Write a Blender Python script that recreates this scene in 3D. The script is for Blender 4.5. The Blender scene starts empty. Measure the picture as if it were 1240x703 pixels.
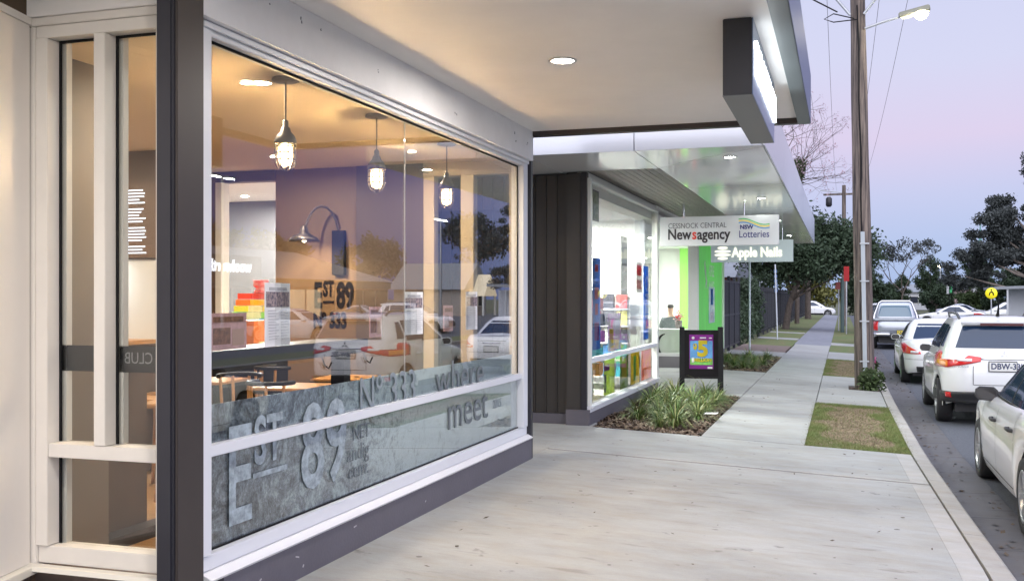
import bpy, bmesh, math, random
import numpy as np
from mathutils import Vector, Matrix
R = math.radians
rnd = random.Random(7)
sc = bpy.context.scene
COL = sc.collection

# ------------------------------------------------------------ camera, world, sun, exposure
cam_d = bpy.data.cameras.new('camera'); cam = bpy.data.objects.new('camera', cam_d); COL.objects.link(cam)
cam.location = (0, 0, 1.65); cam.rotation_euler = (R(90), 0, R(17.88))
cam_d.lens = 36; cam_d.sensor_width = 36; cam_d.clip_end = 3000; cam_d.clip_start = .05
cam_d.shift_y = 9.5/1240
sc.camera = cam
W = bpy.data.worlds.new('World'); sc.world = W; W.use_nodes = True
wt = W.node_tree; wt.nodes.clear()
SUN_EL, SUN_AZ = 14, 250
geo = wt.nodes.new('ShaderNodeTexCoord'); sep = wt.nodes.new('ShaderNodeSeparateXYZ'); ramp = wt.nodes.new('ShaderNodeValToRGB')
wt.links.new(geo.outputs['Generated'], sep.inputs[0])
nzs = wt.nodes.new('ShaderNodeTexNoise'); nzs.inputs['Scale'].default_value = 1.6; nzs.inputs['Detail'].default_value = 3
mad = wt.nodes.new('ShaderNodeMath'); mad.operation = 'MULTIPLY_ADD'; mad.inputs[1].default_value = .09
wt.links.new(geo.outputs['Generated'], nzs.inputs['Vector'])
sb = wt.nodes.new('ShaderNodeMath'); sb.operation = 'SUBTRACT'; sb.inputs[1].default_value = .045
wt.links.new(nzs.outputs['Fac'], mad.inputs[0]); wt.links.new(sep.outputs['Z'], mad.inputs[2])
wt.links.new(mad.outputs[0], sb.inputs[0]); wt.links.new(sb.outputs[0], ramp.inputs[0])
def s2l(c): return tuple((v/255/12.92 if v/255 < .04045 else ((v/255+.055)/1.055)**2.4) for v in c)
cr = ramp.color_ramp
stops = [(0, (165, 186, 230)), (.047, (178, 197, 236)), (.10, (200, 205, 239)), (.15, (222, 209, 237)), (.218, (215, 216, 243)), (.35, (207, 213, 244)), (1, (188, 202, 242))]
cr.elements[0].position = 0; cr.elements[0].color = (*s2l(stops[0][1]), 1)
cr.elements[1].position = 1; cr.elements[1].color = (*s2l(stops[-1][1]), 1)
for p, c in stops[1:-1]:
    e = cr.elements.new(p); e.color = (*s2l(c), 1)
sky = wt.nodes.new('ShaderNodeTexSky'); sky.sky_type = 'NISHITA'; sky.sun_disc = False
sky.sun_elevation = R(SUN_EL); sky.sun_rotation = R(SUN_AZ)
b1 = wt.nodes.new('ShaderNodeBackground'); b1.inputs[1].default_value = .645
b2 = wt.nodes.new('ShaderNodeBackground'); b2.inputs[1].default_value = .004
# the dusk sky deepens to blue away from the afterglow, towards the east (+X)
mr = wt.nodes.new('ShaderNodeMapRange'); mr.interpolation_type = 'SMOOTHSTEP'; mr.inputs['From Min'].default_value = .13; mr.inputs['From Max'].default_value = .46
wt.links.new(sep.outputs['X'], mr.inputs[0])
mxs = wt.nodes.new('ShaderNodeMix'); mxs.data_type = 'RGBA'; mxs.blend_type = 'MULTIPLY'; mxs.inputs[7].default_value = (.27, .29, .62, 1)
wt.links.new(mr.outputs[0], mxs.inputs[0]); wt.links.new(ramp.outputs[0], mxs.inputs[6])
wt.links.new(mxs.outputs[2], b1.inputs[0]); wt.links.new(sky.outputs[0], b2.inputs[0])
ad = wt.nodes.new('ShaderNodeAddShader'); wo = wt.nodes.new('ShaderNodeOutputWorld')
wt.links.new(b1.outputs[0], ad.inputs[0]); wt.links.new(b2.outputs[0], ad.inputs[1]); wt.links.new(ad.outputs[0], wo.inputs[0])
sl = bpy.data.lights.new('sun', 'SUN'); sl.energy = 3.0; sl.angle = R(115); sl.color = (1, .985, .98)
so = bpy.data.objects.new('sun', sl); COL.objects.link(so)
so.rotation_euler = Vector((-.30, .60, -.66)).to_track_quat('-Z', 'Y').to_euler()
sc.view_settings.view_transform = 'Standard'; sc.view_settings.look = 'None'; sc.view_settings.exposure = .62; sc.view_settings.gamma = 1
sc.cycles.max_bounces = 8; sc.cycles.transparent_max_bounces = 24; sc.cycles.glossy_bounces = 4; sc.cycles.diffuse_bounces = 4
sc.cycles.sample_clamp_indirect = 4; sc.cycles.caustics_reflective = False; sc.cycles.caustics_refractive = False
sc.cycles.use_denoising = True

# ------------------------------------------------------------ materials
MATS = {}
def mat(name, col, rough=.6, metal=0, emit=None, es=1, coat=0, noise=None, bump=None, spec=.5, col2=None, stretch=(1, 1, 1)):
    """noise=(scale, amount, detail) blends to col2 (or a darker tone); bump=(scale, strength)"""
    if name in MATS: return MATS[name]
    m = bpy.data.materials.new(name); m.use_nodes = True; MATS[name] = m
    nt = m.node_tree; p = nt.nodes['Principled BSDF']
    p.inputs['Base Color'].default_value = (*col, 1); p.inputs['Roughness'].default_value = rough; p.inputs['Metallic'].default_value = metal
    p.inputs['Specular IOR Level'].default_value = spec; p.inputs['Coat Weight'].default_value = coat; p.inputs['Coat Roughness'].default_value = .04
    if emit: p.inputs['Emission Color'].default_value = (*emit, 1); p.inputs['Emission Strength'].default_value = es
    if noise or bump:
        tc = nt.nodes.new('ShaderNodeTexCoord'); mp = nt.nodes.new('ShaderNodeMapping'); mp.inputs['Scale'].default_value = stretch
        nt.links.new(tc.outputs['Object'], mp.inputs[0])
    if noise:
        n = nt.nodes.new('ShaderNodeTexNoise'); n.inputs['Scale'].default_value = noise[0]; n.inputs['Detail'].default_value = noise[2] if len(noise) > 2 else 5
        n.inputs['Roughness'].default_value = .65
        nt.links.new(mp.outputs[0], n.inputs['Vector'])
        rp = nt.nodes.new('ShaderNodeValToRGB'); rp.color_ramp.elements[0].position = .36; rp.color_ramp.elements[1].position = .64
        c2 = col2 or tuple(v*(1-noise[1]) for v in col)
        rp.color_ramp.elements[0].color = (*c2, 1); rp.color_ramp.elements[1].color = (*col, 1)
        nt.links.new(n.outputs['Fac'], rp.inputs[0]); nt.links.new(rp.outputs[0], p.inputs['Base Color'])
    if bump:
        n2 = nt.nodes.new('ShaderNodeTexNoise'); n2.inputs['Scale'].default_value = bump[0]; n2.inputs['Detail'].default_value = 4
        nt.links.new(mp.outputs[0], n2.inputs['Vector'])
        b = nt.nodes.new('ShaderNodeBump'); b.inputs['Strength'].default_value = bump[1]; b.inputs['Distance'].default_value = .02
        nt.links.new(n2.outputs['Fac'], b.inputs['Height']); nt.links.new(b.outputs[0], p.inputs['Normal'])
    return m
def emat(name, col, s): return mat(name, (.02, .02, .02), .6, emit=col, es=s)
def glass(name, tint=(.97, .98, .97), k=1.0):
    m = bpy.data.materials.new(name); m.use_nodes = True; nt = m.node_tree; nt.nodes.clear(); MATS[name] = m
    g = nt.nodes.new('ShaderNodeNewGeometry'); d = nt.nodes.new('ShaderNodeVectorMath'); d.operation = 'DOT_PRODUCT'
    nt.links.new(g.outputs['Normal'], d.inputs[0]); nt.links.new(g.outputs['Incoming'], d.inputs[1])
    def M(op, a, b=None):
        n = nt.nodes.new('ShaderNodeMath'); n.operation = op
        for i, v in enumerate((a, b)):
            if v is None: continue
            if isinstance(v, (int, float)): n.inputs[i].default_value = v
            else: nt.links.new(v, n.inputs[i])
        return n.outputs[0]
    f = M('MINIMUM', M('MULTIPLY', M('ADD', M('MULTIPLY', M('POWER', M('SUBTRACT', 1, M('ABSOLUTE', d.outputs['Value'])), 5), .957), .043), k), 1)
    t = nt.nodes.new('ShaderNodeBsdfTransparent'); t.inputs[0].default_value = (*tint, 1)
    gl = nt.nodes.new('ShaderNodeBsdfGlossy'); gl.inputs['Roughness'].default_value = 0
    mx = nt.nodes.new('ShaderNodeMixShader'); o = nt.nodes.new('ShaderNodeOutputMaterial')
    nt.links.new(f, mx.inputs[0]); nt.links.new(t.outputs[0], mx.inputs[1]); nt.links.new(gl.outputs[0], mx.inputs[2]); nt.links.new(mx.outputs[0], o.inputs[0])
    return m
GL = glass('shop_glass', k=1.85); GL2 = glass('clear_shop_glass', k=.8)
CG = mat('car_glass', (.016, .034, .075), .04, spec=.6)  # blue of the reflected sky is put into the glass colour
def concrete(name, col, tone=(.5, .47, .43)):
    m = bpy.data.materials.new(name); m.use_nodes = True; nt = m.node_tree; p = nt.nodes['Principled BSDF']; MATS[name] = m
    tc = nt.nodes.new('ShaderNodeTexCoord'); p.inputs['Roughness'].default_value = .72
    def N(scale, det, sx=(1, 1, 1), r=.6):
        mp = nt.nodes.new('ShaderNodeMapping'); mp.inputs['Scale'].default_value = sx; nt.links.new(tc.outputs['Object'], mp.inputs[0])
        n = nt.nodes.new('ShaderNodeTexNoise'); n.inputs['Scale'].default_value = scale; n.inputs['Detail'].default_value = det; n.inputs['Roughness'].default_value = r
        nt.links.new(mp.outputs[0], n.inputs['Vector']); return n.outputs['Fac']
    def RP(f, a, b, c0, c1):
        r = nt.nodes.new('ShaderNodeValToRGB'); r.color_ramp.elements[0].position = a; r.color_ramp.elements[1].position = b
        r.color_ramp.elements[0].color = (*c0, 1); r.color_ramp.elements[1].color = (*c1, 1); nt.links.new(f, r.inputs[0]); return r.outputs[0]
    def MUL(a, b, f=1):
        x = nt.nodes.new('ShaderNodeMix'); x.data_type = 'RGBA'; x.blend_type = 'MULTIPLY'; x.inputs[0].default_value = f
        nt.links.new(a, x.inputs[6]); nt.links.new(b, x.inputs[7]); return x.outputs[2]
    base = RP(N(.9, 6), .3, .7, tuple(c*.86 for c in col), col)
    warm = RP(N(1.7, 8, (1, 3.5, 1), .7), .42, .7, (1, 1, 1), (.93, .87, .78))
    broom = RP(N(9, 5, (.8, 9, 1)), .3, .7, (.965, .965, .965), (1.015, 1.015, 1.015))
    spots = RP(N(5.5, 3), .25, .33, (.45, .43, .42), (1, 1, 1)); blot = RP(N(.55, 7, (1, 1.6, 1), .75), .36, .6, (.84, .83, .82), (1.04, 1.04, 1.04))
    fine = RP(N(160, 2), .3, .7, (.9, .9, .9), (1.03, 1.03, 1.03))
    smear = RP(N(2.2, 4, (1, 4, 1), .5), .27, .36, (.7, .69, .68), (1, 1, 1))
    c = MUL(MUL(MUL(MUL(MUL(MUL(base, warm), broom), spots, .7), fine), smear, .75), blot)
    nt.links.new(c, p.inputs['Base Color'])
    b = nt.nodes.new('ShaderNodeBump'); b.inputs['Strength'].default_value = .25; b.inputs['Distance'].default_value = .004
    nt.links.new(N(60, 5, (1, 5, 1)), b.inputs['Height']); nt.links.new(b.outputs[0], p.inputs['Normal'])
    return m
CONC = concrete('pavement_concrete', (.395, .408, .405))
CONCL = concrete('pavement_edge_concrete', (.47, .47, .46))
KERBM = concrete('kerb_concrete', (.42, .41, .39))
GUTM = concrete('gutter_concrete', (.115, .115, .128))
ASPH = mat('asphalt', (.115, .125, .15), .85, noise=(30, .35, 6), bump=(220, .5))
PATH = mat('far_path', (.24, .25, .29), .8, noise=(3, .2), bump=(60, .2))
SOIL = mat('soil', (.10, .065, .045), .95, noise=(14, .5), bump=(40, .8))
GRND = mat('ground_earth', (.12, .13, .07), .95, noise=(.5, .4), bump=(3, .3))
GRASS = mat('grass_green', (.13, .20, .045), .7, noise=(5, .35), col2=(.23, .23, .09))
GRASSD = mat('grass_dry', (.36, .28, .19), .8, noise=(8, .3))
VERGE = mat('verge_grass', (.09, .15, .045), .9, noise=(2.5, .4), col2=(.17, .15, .07), bump=(40, .8))
CREAM = mat('cream_frame', (.80, .76, .70), .38, noise=(3, .05), bump=(300, .03))
FRAME = mat('aluminium_frame', (.74, .76, .80), .36)
REND = mat('soffit_white', (.88, .85, .82), .55, noise=(1.2, .05), bump=(2, .05))
BULK = mat('bulkhead_white', (.84, .84, .86), .55, noise=(2.2, .07), bump=(14, .06))
CHAR = mat('charcoal_steel', (.022, .022, .030), .42, noise=(2, .15))
BROWND = mat('column_bronze', (.040, .032, .030), .45, noise=(1.5, .1))
PLINTH = mat('plinth_charcoal', (.115, .11, .135), .5, noise=(3, .1), bump=(50, .1))
CLAD = mat('dark_cladding', (.045, .042, .041), .45, noise=(2, .2), stretch=(1, 1, .3))
TIMB = mat('soffit_timber', (.19, .165, .145), .5, noise=(6, .45), stretch=(8, .6, 1))
ALU = mat('composite_panel', (.84, .85, .85), .11, metal=.05, spec=.6, coat=.2)
ALUF = mat('fascia_panel', (.58, .60, .66), .22, metal=.3)
BLACK = mat('black_paint', (.009, .009, .010), .55, spec=.15)
RUB = mat('tyre_rubber', (.022, .022, .024), .8, bump=(60, .2))
RIM = mat('alloy_rim', (.42, .43, .45), .3, metal=.8)
WPAINT = mat('white_car_paint', (.84, .85, .86), .3, coat=1)
SPAINT = mat('silver_car_paint', (.42, .45, .5), .3, metal=.5, coat=1)
BPAINT = mat('dark_blue_car_paint', (.05, .07, .12), .3, metal=.3, coat=1)
CLADP = mat('black_plastic', (.03, .03, .033), .55)
REDL = mat('red_lens', (.55, .012, .015), .12, coat=1, emit=(.5, .01, .01), es=.12)
ORL = mat('orange_lens', (.8, .25, .02), .12, coat=1)
WHL = mat('clear_lens', (.75, .75, .78), .1, coat=1)
CHROME = mat('chrome', (.7, .7, .72), .12, metal=1)
GALV = mat('galvanised', (.5, .52, .55), .38, metal=.6, noise=(20, .15))
WARMW = mat('cafe_ceiling_paint', (.82, .68, .48), .7)
BROWNW = mat('cafe_brown_wall', (.15, .10, .062), .6, noise=(3, .1))
WHITEW = mat('white_wall', (.82, .82, .80), .6)
TIMF = mat('timber_floor', (.40, .24, .11), .4, noise=(5, .3), stretch=(1, 6, 1))
WOOD = mat('light_timber', (.45, .24, .09), .45, noise=(8, .25), stretch=(1, 1, 6))
PAPER = mat('paper_white', (.8, .8, .8), .6)
BARK = mat('tree_bark', (.13, .105, .09), .9, noise=(7, .4), bump=(20, .8))
BARKP = mat('pale_bark', (.33, .28, .25), .8, noise=(5, .4), bump=(20, .5))
def leafm(n, c, t=.35):
    return mat(n, c, .6, noise=(.7, t), spec=.3)
LEAF = leafm('leaf_dark', (.05, .08, .045)); LEAFM = leafm('leaf_mid', (.07, .105, .04)); LEAFO = leafm('leaf_olive', (.17, .17, .05)); LEAFG = leafm('leaf_gum', (.07, .08, .08))
PLANT = mat('strap_leaf', (.15, .24, .05), .5, noise=(20, .3), col2=(.26, .30, .09)); PLANTD = mat('dry_leaf', (.42, .33, .2), .7)

# ------------------------------------------------------------ geometry helpers
def paperise(m, f=.5):
    nt = m.node_tree; p = nt.nodes['Principled BSDF']; out = nt.nodes['Material Output']
    t = nt.nodes.new('ShaderNodeBsdfTranslucent'); t.inputs[0].default_value = p.inputs['Base Color'].default_value
    if p.inputs['Base Color'].links: nt.links.new(p.inputs['Base Color'].links[0].from_socket, t.inputs[0])
    x = nt.nodes.new('ShaderNodeMixShader'); x.inputs[0].default_value = f
    nt.links.new(p.outputs[0], x.inputs[1]); nt.links.new(t.outputs[0], x.inputs[2]); nt.links.new(x.outputs[0], out.inputs[0])
class MB:
    def __init__(s): s.v = []; s.f = []; s.sm = []
    def add(s, vs, fs, smooth=False):
        o = len(s.v); s.v += [tuple(v) for v in vs]; s.f += [tuple(i+o for i in f) for f in fs]; s.sm += [smooth]*len(fs); return s
    def box(s, x0, x1, y0, y1, z0, z1):
        v = [(x, y, z) for z in (z0, z1) for y in (y0, y1) for x in (x0, x1)]
        return s.add(v, [(0, 2, 3, 1), (4, 5, 7, 6), (0, 1, 5, 4), (2, 6, 7, 3), (0, 4, 6, 2), (1, 3, 7, 5)])
    def obox(s, c, size, rz=0, rx=0, ry=0):
        m = Matrix.Rotation(rz, 3, 'Z') @ Matrix.Rotation(ry, 3, 'Y') @ Matrix.Rotation(rx, 3, 'X'); c = Vector(c)
        v = [c + m @ Vector((x*size[0]/2, y*size[1]/2, z*size[2]/2)) for z in (-1, 1) for y in (-1, 1) for x in (-1, 1)]
        return s.add(v, [(0, 2, 3, 1), (4, 5, 7, 6), (0, 1, 5, 4), (2, 6, 7, 3), (0, 4, 6, 2), (1, 3, 7, 5)])
    def tube(s, pts, r, n=8, cap=True):
        pts = [Vector(p) for p in pts]; k = len(pts); rs = r if isinstance(r, (list, tuple)) else [r]*k
        vs = []; ref = None
        for i, p in enumerate(pts):
            d = (pts[min(i+1, k-1)] - pts[max(i-1, 0)]).normalized()
            if ref is None: ref = Vector((1, 0, 0)) if abs(d.x) < .9 else Vector((0, 1, 0))
            a = (ref - d*ref.dot(d)).normalized(); b = d.cross(a); ref = a
            for j in range(n):
                t = 2*math.pi*j/n; vs.append(p + (a*math.cos(t) + b*math.sin(t))*rs[i])
        fs = [(i*n+j, i*n+(j+1) % n, (i+1)*n+(j+1) % n, (i+1)*n+j) for i in range(k-1) for j in range(n)]
        s.add(vs, fs, True)
        if cap: s.add(vs[:n], [tuple(range(n))[::-1]]); s.add(vs[-n:], [tuple(range(n))])
        return s
    def lathe(s, prof, c, n=24, axis='Z', smooth=True):
        vs = []
        for r, h in prof:
            for j in range(n):
                t = 2*math.pi*j/n; a, b = r*math.cos(t), r*math.sin(t)
                p = (a, b, h) if axis == 'Z' else (h, a, b) if axis == 'X' else (b, h, a)
                vs.append((c[0]+p[0], c[1]+p[1], c[2]+p[2]))
        k = len(prof)
        return s.add(vs, [(i*n+j, i*n+(j+1) % n, (i+1)*n+(j+1) % n, (i+1)*n+j) for i in range(k-1) for j in range(n)], smooth)
    def prism(s, poly, z0, z1):
        n = len(poly); v = [(x, y, z0) for x, y in poly] + [(x, y, z1) for x, y in poly]
        return s.add(v, [tuple(range(n))[::-1], tuple(range(n, 2*n))] + [(i, (i+1) % n, n+(i+1) % n, n+i) for i in range(n)])
    def ext(s, poly, axis, a, b):
        """poly in the plane normal to axis, extruded from a to b"""
        f = {'X': lambda u, w, t: (t, u, w), 'Y': lambda u, w, t: (u, t, w)}[axis]
        n = len(poly); v = [f(u, w, a) for u, w in poly] + [f(u, w, b) for u, w in poly]
        return s.add(v, [tuple(range(n))[::-1], tuple(range(n, 2*n))] + [(i, (i+1) % n, n+(i+1) % n, n+i) for i in range(n)])
    def mesh(s, name):
        me = bpy.data.meshes.new(name); me.from_pydata(s.v, [], s.f); me.polygons.foreach_set('use_smooth', s.sm); me.update(); return me
    def build(s, name, m, parent=None, bevel=0, **kw):
        me = s.mesh(name)
        bm = bmesh.new(); bm.from_mesh(me)
        bmesh.ops.recalc_face_normals(bm, faces=bm.faces)
        if bevel:
            bmesh.ops.bevel(bm, geom=[e for e in bm.edges if len(e.link_faces) == 2 and e.calc_face_angle(0) > .6], offset=bevel, segments=2, affect='EDGES', clamp_overlap=True)
        bm.to_mesh(me); bm.free()
        me.materials.append(m); o = bpy.data.objects.new(name, me); COL.objects.link(o); o.parent = parent
        for k, v in kw.items(): o[k] = v
        return o
def B(*a): return MB().box(*a)
def arr_mesh(name, V, nper, m, parent=None, **kw):
    """V: (N*nper,3) array of separate polygons with nper verts"""
    me = bpy.data.meshes.new(name); n = len(V)//nper
    me.vertices.add(len(V)); me.vertices.foreach_set('co', np.asarray(V, dtype=np.float32).ravel())
    me.loops.add(len(V)); me.loops.foreach_set('vertex_index', np.arange(len(V), dtype=np.int32))
    me.polygons.add(n); me.polygons.foreach_set('loop_start', np.arange(0, len(V), nper, dtype=np.int32)); me.polygons.foreach_set('loop_total', np.full(n, nper, dtype=np.int32))
    me.update(); me.validate(); me.materials.append(m if not isinstance(m, list) else m[0])
    o = bpy.data.objects.new(name, me); COL.objects.link(o); o.parent = parent
    for k, v in kw.items(): o[k] = v
    return o
def empty(name, label, cat, loc=(0, 0, 0), rz=0, group=None):
    o = bpy.data.objects.new(name, None); COL.objects.link(o); o.location = loc; o.rotation_euler = (0, 0, rz)
    o.empty_display_size = .2
    return tag(o, label, cat, group)
def tag(o, label, cat, group=None):
    o['label'] = label; o['category'] = cat
    if group: o['group'] = group
    return o
def struct(o, kind='structure'): o['kind'] = kind; return o
def copy_tree(o, parent=None):
    c = o.copy(); COL.objects.link(c)
    if parent: c.parent = parent
    for ch in [x for x in o.children]: copy_tree(ch, c)
    return c
def text(name, s, m, size, loc, rot, parent=None, depth=.004, bold=0, ax='CENTER', sx=1, **kw):
    """rot: Euler of a text lying in local XY, read along +X"""
    cu = bpy.data.curves.new(name, 'FONT'); cu.body = s; cu.size = size; cu.extrude = depth/2; cu.offset = bold; cu.align_x = ax; cu.align_y = 'CENTER'; cu.resolution_u = 3
    t = bpy.data.objects.new('tmp', cu); COL.objects.link(t); bpy.context.view_layer.update()
    me = bpy.data.meshes.new_from_object(t.evaluated_get(bpy.context.evaluated_depsgraph_get())); bpy.data.objects.remove(t)
    me.materials.clear(); me.materials.append(m); me.name = name
    me.transform(Matrix.Diagonal((sx, 1, 1, 1)))
    o = bpy.data.objects.new(name, me); COL.objects.link(o); o.location = loc; o.rotation_euler = rot; o.parent = parent
    for k, v in kw.items(): o[k] = v
    return o
FRONT = (R(90), 0, 0)            # faces -Y
FACEX = (R(90), 0, R(90))        # faces +X
FACENX = (R(90), 0, R(-90))      # faces -X
def lamp(kind, loc, energy, col, size=.1, direction=None, spot=None, name='lamp_light'):
    d = bpy.data.lights.new(name, kind); d.energy = energy; d.color = col
    if kind == 'AREA': d.shape = 'DISK'; d.size = size
    elif kind == 'RECT': pass
    else: d.shadow_soft_size = size
    if spot: d.spot_size = spot; d.spot_blend = .6
    o = bpy.data.objects.new(name, d); COL.objects.link(o); o.location = loc
    if direction: o.rotation_euler = Vector(direction).to_track_quat('-Z', 'Y').to_euler()
    return o
def gz(x):
    return 0 if x < -3.16 else -.047*(x+3.16)
def kx(y):   # outer kerb line
    P = [(-60, 1.13), (7, 1.12), (10, 1.03), (13, .95), (19, .9), (400, .9)]
    for (a, b), (c, d) in zip(P, P[1:]):
        if y <= c: return b+(d-b)*(y-a)/(c-a)
    return .9
ROADZ = -.30

# ------------------------------------------------------------ ground, road, pavement
struct(B(-900, 900, -400, 1500, -1.2, -.46).build('ground', GRND))
struct(B(.6, 9.3, -60, 112, -.44, ROADZ).build('road', ASPH))
struct(B(-80, 120, 112.004, 122, -.44, ROADZ-.004).build('cross_road', ASPH))
struct(B(11.5, 37, -20, 110, -.44, -.26).build('car_park', ASPH))
def strip(x0f, x1f, ys, z0, z1f, name, m, parent=None, gap=0):
    mb = MB()
    for a, b in zip(ys, ys[1:]):
        a2, b2 = a+gap, b-gap
        vs = [(x0f(a2), a2, z0), (x1f(a2), a2, z0), (x1f(b2), b2, z0), (x0f(b2), b2, z0)]
        vs += [(x0f(a2), a2, z1f(x0f(a2))), (x1f(a2), a2, z1f(x1f(a2))), (x1f(b2), b2, z1f(x1f(b2))), (x0f(b2), b2, z1f(x0f(b2)))]
        mb.add(vs, [(3, 2, 1, 0), (4, 5, 6, 7), (0, 1, 5, 4), (1, 2, 6, 5), (2, 3, 7, 6), (3, 0, 4, 7)])
    return mb.build(name, m, parent)
kerb = struct(bpy.data.objects.new('kerb', None)); COL.objects.link(kerb)
ys = [-6+i*2.45 for i in range(29)]
for a, b in zip(ys, ys[1:]):
    mb = MB()
    def row(y):
        k = kx(y); zt = gz(k-.17)
        return [(k-.17, y, -.42), (k-.17, y, zt+.004), (k-.03, y, zt-.004), (k-.008, y, zt-.02), (k+.03, y, ROADZ+.004), (k+.03, y, -.42)]
    for y0, y1 in ((a+.004, (a+b)/2), ((a+b)/2, b-.004)):
        r0, r1 = row(y0), row(y1); mb.add(r0+r1, [(i, i+1, 7+i, 6+i) for i in range(5)] + [tuple(range(6)), tuple(range(11, 5, -1))])
    mb.build('kerbstone', KERBM, kerb)
gut = struct(bpy.data.objects.new('gutter', None)); COL.objects.link(gut)
for a, b in zip(ys, ys[1:]):
    strip(lambda y: kx(y)+.03, lambda y: kx(y)+.46, [a, (a+b)/2, b], -.43, lambda x: ROADZ+.004 + .02*max(0, x-1.1), 'gutter_slab', GUTM, gut, gap=.005)
pav = struct(bpy.data.objects.new('pavement', None)); COL.objects.link(pav)
kin = lambda y: kx(y)-.19
def slab(x0, x1, ysl, nm='slab', m=CONC, dz=0, par=None):
    f0 = x0 if callable(x0) else (lambda y: x0); f1 = x1 if callable(x1) else (lambda y: x1)
    o = strip(f0, f1, ysl, -.43, lambda x: gz(x)+dz, nm, m, par or pav); return o
g = .007
slab(-3.1, kin, [10.832, 10.898], 'joint_filler', mat('joint_filler_dark', (.10, .10, .10), .9), -.008)
for a_, b_ in ((10.775, 10.83), (10.90, 10.955)): slab(-3.1, kin, [a_, b_], 'joint_edging', CONCL, .0012)
slab(-3.10, lambda y: kx(y)-.36, [-4, 2, 4.4, 7.6, 10.772])
slab(lambda y: kx(y)-.3585, kin, [-4, 2, 4.4, 7.6, 10.772], m=CONCL)
slab(-3.1, lambda y: kx(y)-.36, [10.958, 12.9-.012])
slab(lambda y: kx(y)-.3585, kin, [10.958, 12.9-.012], m=CONCL)
slab(-9, -3.104, [10.14, 13.3])
slab(-9, -3.104, [-4, 4.3])
for a, b in ((12.9, 18.3), (18.3, 24.6), (24.6, 31.2), (31.2, 35.6), (35.6, 40)):
    slab(-1.68, -.44, [a+g, b-g])
for i in range(12): slab(-1.72, -.42, [40+i*6+g, 46+i*6-g], 'slab', PATH)
slab(-.44+g*2, kin, [18.34, 21.35]); slab(-.44+g*2, .12, [21.35+g, 22.4]); slab(-.44+g*2, kin, [22.4+g, 24.7])
slab(-.44+g*2, kin, [31.6, 35.6]); slab(-.44+g*2, kin, [41, 43])
slab(-7, -3.165, [18.3+g, 24.4]); slab(-3.16, -1.68-g*2, [18.3+g, 24.4]); slab(-3.4, -1.68-g*2, [31.2+g, 33.6])
slab(-3.4, -1.76, [33.6+g, 38], 'slab', mat('brown_paving', (.20, .15, .13), .85, noise=(6, .3)))
slab(-3.4, -1.76, [44, 45.5]); slab(-3.4, -1.76, [52, 53])
# narrow concrete edging round the first bed
e = B(-1.69, -1.62, 0, 0, 0, 0)
# verges
vg = struct(bpy.data.objects.new('verge', None)); COL.objects.link(vg)
for x0, x1, y0, y1 in ((-.44+g, kin, 43.01, 108), (-.44+g, kin, 35.61, 40.99), (-3.4, -1.74, 38.01, 43.99), (-3.4, -1.74, 45.51, 51.9), (-3.4, -1.74, 53.1, 108)):
    slab(x0, x1, [y0, (y0+y1)/2, y1], 'lawn', VERGE, -.02, vg)
for x0, x1, y0, y1 in ((-.44+g, lambda y: kx(y)-.18, 12.9+g, 18.33), (-.44+g, kin, 24.71, 31.59)):
    slab(x0, x1, [y0, (y0+y1)/2, y1], 'lawn', mat('lawn_soil', (.26, .19, .135), .95, noise=(4, .35), col2=(.17, .14, .08), bump=(50, .6)), -.03, vg)
slab(.12+g, kin, [21.35+g, 22.4], 'soil_patch', SOIL, -.03, vg)
struct(B(9.3, 9.5, -20, 108, -.44, -.17).build('far_kerb', KERBM))
struct(B(9.5, 11.5, -20, 108, -.44, -.19).build('far_verge', VERGE))
def bed(x0, x1, y0, y1):
    o = MB(); n = 10
    for i in range(n):
        for j in range(n):
            xa, xb = x0+(x1-x0)*i/n, x0+(x1-x0)*(i+1)/n; ya, yb = y0+(y1-y0)*j/n, y0+(y1-y0)*(j+1)/n
            h = lambda x, y: gz(x)-.03+.02*math.sin(x*5+y*3)
            o.add([(xa, ya, h(xa, ya)), (xb, ya, h(xb, ya)), (xb, yb, h(xb, yb)), (xa, yb, h(xa, yb))], [(0, 1, 2, 3)], True)
    o.box(x0, x1, y0, y1, -.44, -.16)
    return struct(o.build('garden_bed', SOIL))
bed(-3.14, -1.69, 12.91, 18.29); bed(-3.45, -1.69, 24.61, 31.19)

# grass blades on the lawns, bark chips on the beds
def blades(name, x0, x1f, y0, y1, n, m, h=(.02, .05), patchy=None, zo=-.03, lean=.03, w=.004, seed=1):
    r = np.random.default_rng(seed)
    x = r.random(n); y = y0+(y1-y0)*r.random(n); xe = np.array([x1f(v) for v in y]); x = x0+(xe-x0)*x
    if patchy is not None:
        k = patchy(x, y, r); x, y = x[k], y[k]
    n = len(x); a = r.random(n)*math.pi; hh = h[0]+(h[1]-h[0])*r.random(n)
    z = -.047*(x+3.16)+zo; dx, dy = np.cos(a)*w, np.sin(a)*w; lx, ly = r.normal(0, lean, n), r.normal(0, lean, n)
    V = np.zeros((n, 3, 3)); V[:, 0] = np.c_[x-dx, y-dy, z]; V[:, 1] = np.c_[x+dx, y+dy, z]; V[:, 2] = np.c_[x+lx, y+ly, z+hh]
    return arr_mesh(name, V.reshape(-1, 3), 3, m, None, kind='stuff')
def edge_p(x0, x1, y0, y1):
    def f(x, y, r):
        d = np.minimum.reduce([x-x0, x1-x, (y-y0)*.6, (y1-y)*.6]); q = np.sin(x*7+1.3)*np.sin(y*3.1)*.12 + np.sin(x*3.1+y*5)*.08
        return r.random(len(x)) < np.clip(1.1-(d+q)*4.2, .04, 1)
    return f
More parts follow.
